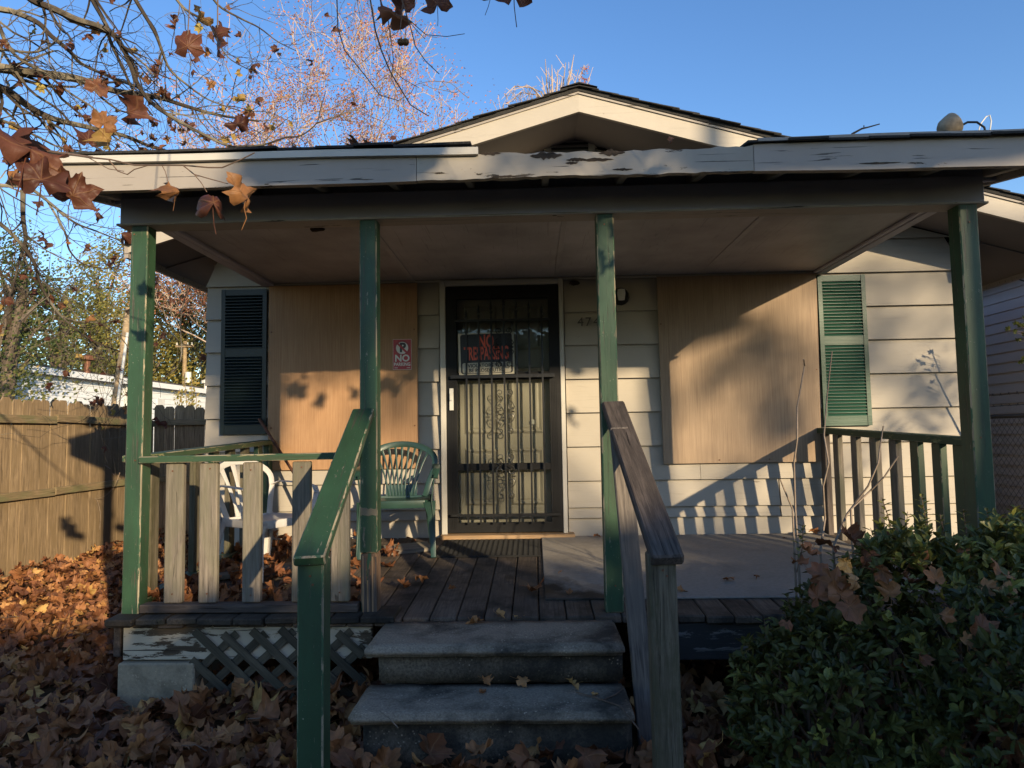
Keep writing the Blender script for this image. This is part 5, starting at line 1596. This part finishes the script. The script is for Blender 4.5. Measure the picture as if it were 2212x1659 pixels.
# slender climbing sapling in front of the mobile home window
t = thing('sapling', 'slender yellow green sapling in front of the mobile home window', 'sapling', ground_at(410, 14))
mb = MB(); fo = MB()
for (x0, y0_, x1, y1_) in ((405, 885, 398, 810), (412, 885, 414, 815), (400, 885, 388, 840), (415, 885, 425, 850)):
    a_, b_ = at(x0, y0_, 14), at(x1, y1_, 14); a_.z -= .6; mb.tube([a_, a_.lerp(b_, .5)+Vector((.03, 0, 0)), b_], [.012, .009, .005], 4)
    for _ in range(55): leafquad(fo, tr, a_.lerp(b_, tr.uniform(.3, 1))+Vector((tr.gauss(0, .06), tr.gauss(0, .06), 0)), .035, tr.uniform(.7, 1))
mb.tube([ground_at(410, 14), at(405, 885, 14)-Vector((0, 0, .5))], [.02, .015], 5)
mb.build('stems', M['stem'], t); fo.build('foliage', M['green_leaf'], t)['kind'] = 'stuff'

# ================================================================== the sycamore whose limbs hang in from the left
syc = thing('sycamore_tree', 'sycamore with bare arching limbs and russet leaves hanging in from the upper left', 'tree', (-7.6, 7.2, 0))
sr = random.Random(31)
mb = MB(); tips = []
mb.tube([(-7.6, 7.2, 0), (-7.5, 7.1, 2.5), (-7.4, 6.9, 5.0), (-7.2, 6.8, 8.0)], [.30, .26, .22, .14], 10)
def limb(path, Y0, Y1, r0, r1, kids=7, dep=2, L=.55, col=0):
    n = len(path); pts = []
    for i, (px, py) in enumerate(path):
        pts.append(at(px, py, Y0+(Y1-Y0)*i/(n-1)))
    # smooth (Catmull-Rom)
    out = []
    for i in range(n-1):
        p0 = pts[max(0, i-1)]; p1 = pts[i]; p2 = pts[i+1]; p3 = pts[min(n-1, i+2)]
        for k in range(4):
            t = k/4
            out.append(.5*((2*p1)+(p2-p0)*t+(2*p0-5*p1+4*p2-p3)*t*t+(3*p1-p0-3*p2+p3)*t**3))
    out.append(pts[-1])
    rs = [r0+(r1-r0)*i/(len(out)-1) for i in range(len(out))]
    mb.tube(out, rs, 6)
    for k in range(kids):
        i = sr.randrange(2, len(out)-1); d = (out[i]-out[i-1]).normalized()
        ax = Vector((sr.gauss(0, 1), sr.gauss(0, .6), sr.gauss(-.1, 1))).normalized()
        grow(mb, out[i], d*.8+ax*.7, L*sr.uniform(.6, 1.5), max(.004, rs[i]*.45), dep, sr, tips, -.02, .7, .75, 5, .2, 4, (1, 3), .0022)
    return out
A = limb
A([(-60, 5), (0, 20), (33, 27), (83, 50), (110, 77), (150, 110), (170, 133), (200, 150), (260, 175), (300, 190)], 7, 7.5, .035, .010, 12)
A([(40, -30), (70, 0), (117, 20), (167, 43), (213, 57), (247, 77), (267, 107), (283, 140), (300, 187), (333, 227), (383, 260), (433, 287), (500, 317), (560, 322)], 6.6, 7.4, .038, .012, 16)
A([(-60, 140), (0, 147), (67, 157), (150, 167), (200, 180), (250, 197), (300, 203), (350, 213), (420, 235), (480, 250), (560, 262)], 7, 8, .055, .010, 16)
A([(-60, 165), (0, 190), (27, 203), (67, 233), (117, 257), (200, 277), (267, 293), (330, 318), (380, 330)], 7.2, 8, .050, .012, 14)
A([(185, -40), (200, 0), (227, 50), (240, 93), (267, 150), (290, 200), (330, 250)], 6.8, 7.2, .026, .008, 12)
A([(280, -30), (293, 0), (333, 67), (350, 110), (367, 150), (400, 180), (450, 215), (520, 240)], 7, 7.8, .024, .006, 12)
A([(-20, 20), (0, 60), (17, 100), (50, 133), (100, 160), (150, 200), (210, 240), (260, 300)], 6.8, 7.2, .022, .006, 10)
A([(-40, 100), (30, 110), (80, 112), (120, 90), (130, 50), (110, 20)], 7, 7, .016, .005, 6)
A([(-30, 250), (30, 270), (90, 300), (130, 318), (200, 330)], 7.2, 7.6, .018, .006, 10)
A([(-60, 60), (-10, 90), (60, 190), (130, 240), (180, 300), (230, 330)], 7.0, 7.4, .020, .006, 10)
A([(440, -40), (470, 10), (520, 40), (560, 60), (600, 90), (640, 110)], 7.2, 8, .014, .004, 7)
A([(360, -30), (400, 20), (450, 50), (470, 90), (500, 130), (560, 160)], 7.2, 8, .016, .004, 10)
A([(500, 317), (567, 313), (617, 297), (650, 293), (683, 267), (693, 233), (703, 200)], 7.4, 7.6, .012, .004, 4, 1, .4)
A([(683, 267), (740, 247), (790, 230)], 7.55, 7.8, .007, .003, 2, 1, .3)
# lower limbs beside the left post
A([(-40, 380), (0, 400), (60, 405), (110, 440), (160, 480), (210, 500), (260, 520)], 6.5, 7.5, .022, .006, 12)
A([(-20, 470), (20, 500), (70, 560), (90, 620), (130, 680), (190, 730), (260, 760)], 6.8, 7.6, .022, .006, 12)
A([(50, 410), (50, 470), (55, 520), (40, 570), (25, 640)], 7.2, 7.4, .028, .010, 8)
A([(100, 430), (140, 500), (150, 540), (180, 570), (230, 580), (265, 570)], 7, 7.4, .012, .005, 9)
A([(-30, 560), (60, 640), (150, 690), (220, 700), (270, 740), (300, 800)], 7.4, 8, .012, .004, 10)
A([(80, 600), (130, 640), (170, 690), (200, 750), (225, 800)], 7.4, 8, .008, .004, 8)
A([(350, 820), (390, 780), (390, 700), (400, 640), (420, 600), (445, 580)], 11.5, 11.5, .012, .005, 9)
syb = mb.build('trunk', M['bark_pale'], syc)
# twigs that hang in front of the porch (nearer limb of the same tree)
mb = MB()
mb.tube([Vector((-7.5, 7.1, 3.4)), Vector((-6.6, 5.4, 3.9)), Vector((-4.6, 3.6, 3.6)), at(-60, 300, 2.9), at(125, 330, 2.75), at(200, 340, 2.7)], [.05, .035, .02, .010, .006, .004], 6)
for path, r in (([(125, 330), (190, 340), (240, 345), (290, 357), (395, 357), (450, 362), (480, 362), (520, 345), (550, 330)], .0036),
                ([(190, 340), (235, 365), (268, 370)], .002), ([(235, 345), (255, 370), (275, 377), (290, 366), (318, 358)], .0028),
                ([(350, 357), (357, 370), (363, 392)], .0018), ([(395, 357), (420, 377), (455, 387), (492, 397)], .0026), ([(420, 377), (435, 395), (447, 415)], .002)):
    q = [at(px, py, 2.7-.0006*(px-125)) for px, py in path]; mb.tube(q, [r*(1-.4*i/len(q)) for i in range(len(q))], 5)
mb.build('hanging_twigs', M['twig'], syc)
# twigs that hang down from overhead near the centre; the limb runs above the frame
mb = MB(); 
mb.tube([Vector((-7.4, 6.9, 5.2)), Vector((-5.5, 5.4, 6.2)), Vector((-3.0, 3.6, 5.6)), Vector((-1.6, 3.0, 4.6)), at(800, -60, 2.9), at(1100, -120, 2.8), at(1250, -140, 2.8)], [.09, .07, .05, .03, .014, .008, .004], 6)
for path, Y, r in (([(795, -60), (800, 0), (811, 67), (824, 110), (844, 157), (870, 200), (887, 227), (924, 250)], 2.9, .004),
                   ([(724, -70), (728, 0), (730, 60), (745, 110), (790, 165), (820, 205), (862, 218)], 2.95, .0032),
                   ([(860, -60), (868, 0), (887, 60), (897, 100), (920, 133), (949, 160)], 2.8, .003),
                   ([(850, 30), (880, 40), (920, 75), (965, 79), (1004, 73)], 2.8, .0022), ([(838, 40), (845, 90), (850, 130), (845, 170), (860, 200)], 2.85, .0022),
                   ([(835, 110), (850, 150), (870, 170), (905, 190)], 2.9, .0018), ([(880, 40), (900, 66), (918, 84)], 2.8, .0018),
                   ([(865, 55), (867, 85)], 2.8, .0014), ([(877, 55), (876, 88)], 2.8, .0014), ([(870, 10), (865, 60)], 2.8, .003)):
    q = [at(px, py, Y) for px, py in path]; mb.tube(q, [r*(1-.5*i/len(q)) for i in range(len(q))], 5)
mb.build('hanging_twigs', M['twig'], syc)
for (px, py) in ((866, 91), (876, 91)):
    c = at(px, py, 2.8); bm = bmesh.new(); bmesh.ops.create_icosphere(bm, subdivisions=2, radius=.0155)
    for v in bm.verts: v.co *= 1+.06*mnoise.noise(v.co*300)
    me = bpy.data.meshes.new('seed_ball'); bm.to_mesh(me); bm.free(); me.materials.append(M['seed'])
    o = bpy.data.objects.new('seed_ball', me); put(o, syc, c)
# leaves of the sycamore; the big near ones one by one
def bigleaf(px, py, Y, s, tone, rx, ry, rz, seed, curl=1.0, name='leaf'):
    r = random.Random(seed); vs, fs, uv = leaf_local(r, curl, rings=(.3, .55, .8))
    e = (Matrix.Rotation(rz, 3, 'Z') @ Matrix.Rotation(rx, 3, 'X') @ Matrix.Rotation(ry, 3, 'Y'))
    p = at(px, py, Y); mb = MB(); mb.add([p+(e @ v)*s for v in vs], fs, uv, col=tone)
    return mb.build(name, M['hang_leaf'], syc, loc=p, smooth=True)
# (rx about 90 degrees shows the blade face on)
bigleaf(60, 330, 2.0, .150, .36, R(60), R(215), R(20), 1, 1.3)
bigleaf(25, 320, 2.05, .12, .25, R(75), R(120), R(-10), 2, 1.01)
bigleaf(90, 385, 2.0, .12, .12, R(80), R(190), R(30), 3, 1.59)
bigleaf(155, 425, 2.1, .095, .25, R(70), R(240), R(-20), 4, 1.74)
bigleaf(30, 385, 2.2, .06, .7, R(100), R(150), R(0), 14, 1.59)
bigleaf(380, 416, 2.55, .080, .62, R(95), R(175), R(60), 5, 2.75)
bigleaf(460, 440, 2.5, .112, .20, R(85), R(185), R(25), 6, 2.17)
bigleaf(530, 425, 2.48, .125, .66, R(75), R(100), R(-25), 7, 1.45)
bigleaf(848, 32, 2.8, .10, .45, R(80), R(215), R(10), 8, 1.59)
bigleaf(872, 15, 2.82, .07, .35, R(95), R(140), R(30), 9, 1.74)
bigleaf(945, 8, 2.7, .088, .30, R(92), R(172), R(-5), 10, 0.87)
bigleaf(1110, -15, 2.6, .12, .28, R(95), R(185), R(0), 11, 0.72)
bigleaf(1060, -25, 2.65, .10, .35, R(85), R(150), R(10), 12, 0.87)
bigleaf(225, 265, 3.6, .11, .62, R(80), R(205), R(30), 13, 1.3)
bigleaf(278, 243, 4.2, .14, .33, R(85), R(160), R(-20), 15, 1.74)
bigleaf(208, 190, 4.6, .13, .45, R(70), R(200), R(20), 16, 1.74)
bigleaf(513, 268, 5.2, .13, .12, R(90), R(185), R(10), 17, 1.74)
bigleaf(435, 40, 4.4, .10, .75, R(90), R(230), R(10), 18, 2.03)
bigleaf(470, 65, 4.4, .09, .3, R(90), R(140), R(30), 19, 2.03)
bigleaf(268, 510, 5.2, .13, .15, R(85), R(170), R(20), 20, 1.74)
bigleaf(190, 300, 4.6, .12, .18, R(85), R(200), R(10), 21, 2.03)
bigleaf(235, 300, 4.0, .08, .80, R(80), R(250), R(10), 22, 2.03)
leafvars = []
for i in range(10):
    vs, fs, uv = leaf_local(sr, 1.2); m_ = MB(); m_.add(vs, fs, uv, col=[.1, .25, .35, .5, .7, .3, .85, .2, .97, .45][i]); leafvars.append(m_.mesh('leaf', M['hang_leaf'], True))
for i in range(250):
    q, d = sr.choice(tips)
    s = sr.uniform(.045, .095)
    o = bpy.data.objects.new('leaf', sr.choice(leafvars)); put(o, syc, q+Vector((sr.gauss(0, .02), sr.gauss(0, .02), -s*.8)))
    o.rotation_euler = (R(90)+sr.gauss(0, .6), sr.gauss(pi, .7), sr.uniform(0, 6)); o.scale = (s, s, s)
# unseen twigs added overhead to the same tree, to cast leaf shadows
mb = MB(); 
def cast(P, Yc, s, tone, seed, curl=.7):
    """an unseen leaf added overhead, in the sunbeam that ends at P"""
    c = sunback(P, Yc); r = random.Random(seed); vs, fs, uv = leaf_local(r, curl, rings=(.5,))
    e = Matrix.Rotation(R(-30)+r.gauss(0, .3), 3, 'Z') @ Matrix.Rotation(R(90)+r.gauss(0, .35), 3, 'X') @ Matrix.Rotation(r.uniform(2.4, 3.9), 3, 'Y')
    m = MB(); m.add([c+(e @ v)*s for v in vs], fs, uv, col=tone)
    m.build('leaf', M['hang_leaf'], syc, loc=c, smooth=True)
    return c
pts = []
for i, (px, py, Y, Yc, s) in enumerate(((640, 850, 5.82, .9, .13), (690, 868, 5.82, .95, .12), (655, 815, 5.82, .85, .07), (768, 850, 5.82, 1.1, .11), (835, 835, 5.82, 1.0, .13), (880, 815, 5.82, 1.1, .12), (860, 845, 5.82, 1.05, .11), (905, 800, 5.82, 1.2, .12), (312, 632, 3.78, 2.2, .08), (335, 700, 3.78, 2.0, .07), (1140, 232, 5.44, 1.8, .12), (1175, 215, 5.44, 1.85, .12), (1200, 212, 5.44, 1.7, .10), (1240, 905, 5.86, .7, .15), (1240, 800, 5.86, .2, .12), (1300, 575, 3.78, 1.5, .12), (1330, 560, 3.78, 1.4, .12), (1320, 500, 3.78, 1.5, .08))):
    pts.append(cast(at(px, py, Y), Yc, s, .4, 60+i))
q0 = Vector((-1.2, 2.6, 4.8))
for p in pts:
    mid = p.lerp(q0, .5)+Vector((0, 0, .35)); mb.tube([q0, mid, p+Vector((0, 0, .02))], [.008, .005, .002], 4)
mb.build('hanging_twigs', M['twig'], syc)

# sapling twig at the right edge
t = thing('maple_sapling', 'green leafy sapling twig at the right edge in front of the grey house', 'sapling', (3.9, 5.3, 0))
mb = MB(); fo = MB()
mb.tube([(3.95, 5.3, 0), (3.9, 5.3, 1.2), at(2230, 750, 5.3), at(2215, 690, 5.3)], [.014, .011, .006, .004], 5)
for (px, py) in ((2178, 712), (2190, 718), (2205, 705), (2212, 690), (2200, 735), (2212, 722), (2212, 775), (2205, 782), (2196, 700), (2220, 760)):
    c = at(px, py, 5.3); mb.tube([at(2232, py+10, 5.3), c], [.003, .0015], 3)
    vs, fs, uv = leaf_local(sr, .6, rings=()); e = Euler((R(60)+sr.gauss(0, .4), 0, sr.uniform(0, 6))).to_matrix()
    fo.add([c+(e @ v)*.035 for v in vs], fs, uv, col=sr.uniform(.6, .95))
mb.build('stems', M['twig'], t); fo.build('foliage', M['evergreen_leaf'], t)

# ================================================================== things on the porch roof
def at_t(px, py, Y): return at(px, py, Y)
fl = thing('flood_lamp', 'old tan dome shaped flood lamp lying on the porch roof at the right', 'lamp', at(2045, 290, 3.75))
c = at(2045, 276, 3.75); mb = MB(); ax = Vector((.75, -.1, .42)).normalized()
mb.tube([c-ax*.045, c-ax*.037, c-ax*.017, c+ax*.017, c+ax*.045, c+ax*.052], [.010, .030, .048, .056, .060, .056], 16); mb.build('lamp_dome', M['mud'], fl, smooth=True)
mb = MB(); mb.tube([c+ax*.053, c+ax*.058, c+ax*.062], [.052, .042, .01], 16); mb.build('lamp_glass', M['glass_dark'], fl)
mb = MB(); mb.tube([c-ax*.03+Vector((0, 0, -.04)), c+Vector((0, .02, -.16))], .02, 8); mb.build('lamp_base', M['rust'], fl)
mb = MB(); mb.tube([at(px, py, 3.75) for px, py in ((2062, 290), (2070, 275), (2090, 264), (2110, 264), (2126, 275), (2130, 292))], .006, 6); o = mb.build('loose_cable', M['cable'], None, loc=at(2062, 290, 3.75)); tag(o, 'black cable loop standing up from the porch roof beside the lamp', 'cable')
mb = MB(); mb.tube([at(px, py, 3.85) for px, py in ((2112, 290), (2118, 268), (2130, 252), (2138, 249), (2141, 262), (2138, 285))], .0035, 6); o = mb.build('loose_wire', M['metal_white'], None, loc=at(2112, 290, 3.85)); tag(o, 'thin pale wire loop on the porch roof, rightmost of the two loops', 'wire')
mb = MB(); mb.tube([at(px, py, 3.6) for px, py in ((1840, 290), (1862, 278), (1875, 275), (1900, 268))], [.006, .005, .004, .003], 5); mb.tube([at(1866, 277, 3.6), at(1866, 271, 3.6)], .003, 4)
o = mb.build('fallen_twig', M['twig'], None, loc=at(1840, 290, 3.6)); tag(o, 'dark broken twig sticking up from the right half of the porch roof', 'twig')
mb = MB(); mb.tube([at(px, py, 5.3) for px, py in ((2150, 395), (2160, 383), (2170, 375), (2185, 379), (2200, 382))], [.008, .007, .006, .004, .003], 5); mb.tube([at(2163, 380, 5.3), at(2164, 362, 5.3)], [.004, .002], 4)
o = mb.build('fallen_twig', M['twig'], None, loc=at(2150, 395, 5.3)); tag(o, 'forked dead twig on the house roof behind the right end of the porch', 'twig')
for i, (px, py, Y, s, tn, lab) in enumerate(((770, 313, 3.5, .055, .05, 'dark curled leaf clump on the porch roof edge left of the gable'), (790, 318, 3.5, .05, .1, 'flat dark leaf beside the curled clump on the porch roof edge'), (350, 322, 3.5, .04, .2, 'small dark leaf standing on the left end of the porch roof'), (630, 322, 3.5, .035, .15, 'small leaf on the porch roof above the second post'), (1450, 303, 3.5, .03, .3, 'tiny upright leaf on the fascia below the right rake'))):
    r = random.Random(500+i); vs, fs, uv = leaf_local(r, 1.6); e = Euler((R(70), r.gauss(0, .5), r.uniform(0, 6))).to_matrix(); p = at(px, py, Y); mb = MB(); mb.add([p+(e @ v)*s for v in vs], fs, uv, col=tn)
    tag(mb.build('fallen_leaf', M['litter'], None, loc=p, smooth=True), lab, 'leaf')
SHADE = True

# ================================================================== unseen hedge and tree added behind the camera to shade yard and porch
fr_ = random.Random(77)
def ab(a, b, Yp): return Vector((a-.64*(Yp+9), Yp, b-.30*(Yp+9)))
hg = thing('shade_hedge', 'unseen evergreen hedge added behind the photographer to shade the yard', 'hedge', (6, -9, 0))
def htop(a):  # hedge height shaped by where its shadow should end
    t = 4.36
    if a > 7.3: t = 4.36+.26*min(1, (a-7.3)/.6)
    if a > 8.5: t = 4.55
    if a > 10.3: t = 4.66
    if 4.6 < a < 5.9: t = 4.20
    return t+.10*mnoise.noise(Vector((a*1.7, 0, 0)))
mb = MB(); fo = MB()
a = -4.0
while a < 18:
    t = htop(a+.15)-.22; mb.box((a, -9.3, 0), (a+.299, -8.8, t)); a += .3
mb.build('dense_core', M['evergreen_leaf'], hg)
for _ in range(14000):
    a = fr_.uniform(-4, 18); z = fr_.uniform(.1, htop(a)) if fr_.random() < .6 else htop(a)-abs(fr_.gauss(0, .14))
    leafquad(fo, fr_, Vector((a, -9+fr_.choice((-.35, .3))+fr_.gauss(0, .12), z)), .07, min(1, max(0, fr_.gauss(.4, .2))))
fo.build('foliage', M['evergreen_leaf'], hg)['kind'] = 'stuff'
st_ = thing('shade_tree', 'unseen broad leaved tree behind the photographer, shaped to shade the porch', 'tree', (10.6, -9.6, 0))
mb = MB(); fo = MB()
mb.tube([(10.56, -9.0, 0), (10.53, -9.0, 3.5), (10.53, -9.0, 5.5), (10.53, -9.0, 7.2), (10.7, -9.2, 10.5)], [.15, .11, .085, .08, .05], 9)  # trunk placed so that its shadow covers the right post
mb.tube([(10.6, -9, 6.6), (9.6, -9, 6.8), (8.4, -9, 6.95), (7.2, -9.1, 6.85), (6.2, -9, 6.95)], [.08, .06, .045, .03, .012], 6)
def clump(a, b, ra, rb, n, s=.07, Yp=-9):
    c = ab(a, b, Yp)
    for _ in range(n):
        leafquad(fo, fr_, c+Vector((fr_.uniform(-ra, ra), fr_.gauss(0, .3), fr_.uniform(-rb, rb))), s*fr_.uniform(.7, 1.3), fr_.random())
clump(7.02, 7.0, .36, .50, 900); clump(7.1, 6.15, .20, .5, 300)
mb.tube([ab(7.46, 6.56, -1), ab(7.1, 6.54, -1), ab(6.62, 6.52, -1)], .125, 7)  # added limb that shades part of the left fascia
mb.tube([ab(7.26, 6.6, -9), ab(7.27, 6.0, -9), ab(7.28, 5.3, -9), ab(7.26, 4.2, -9)], [.075, .075, .07, .07], 7)  # upright stem added to keep the second post in shade
clump(8.2, 6.50, .52, .13, 110, .07)
mb.tube([ab(11.2, 6.80, -9), ab(10.7, 6.60, -9), ab(10.3, 6.52, -9), ab(9.7, 6.50, -9), ab(8.75, 6.50, -9)], [.10, .11, .13, .14, .13], 7)  # thick limb added to shade the right fascia
clump(9.1, 6.95, .42, .30, 500); clump(9.8, 6.98, .45, .30, 500)
for (a, b) in ((12.9, 6.25), (12.75, 6.0), (13.1, 6.5), (12.5, 5.85)): clump(a, b, .22, .14, 26, .05, -4)
mb.tube([ab(14.0, 7.2, -4), ab(13.2, 6.6, -4), ab(12.6, 5.95, -4), ab(12.2, 5.7, -4)], [.03, .02, .01, .005], 5)
# farther, thinner foliage whose shade is soft
for _ in range(34):
    clump(fr_.uniform(8, 13.2), fr_.uniform(5.9, 7.4), .35, .22, 8, .12, -24)
clump(11.4, 6.15, .28, .55, 60, .12, -24); clump(8.9, 5.5, .3, .25, 26, .12, -24); clump(12.6, 7.0, .5, .12, 20, .12, -24)
for k in range(5):
    q = ab(8+k*1.2, 6.2, -24); mb.tube([ab(10.6, 3, -24).xy.to_3d(), ab(10.6, 4.5, -24), q], [.25, .15, .03], 6)
mb.build('trunk', M['bark'], st_); fo.build('crown', M['evergreen_leaf'], st_)['kind'] = 'stuff'
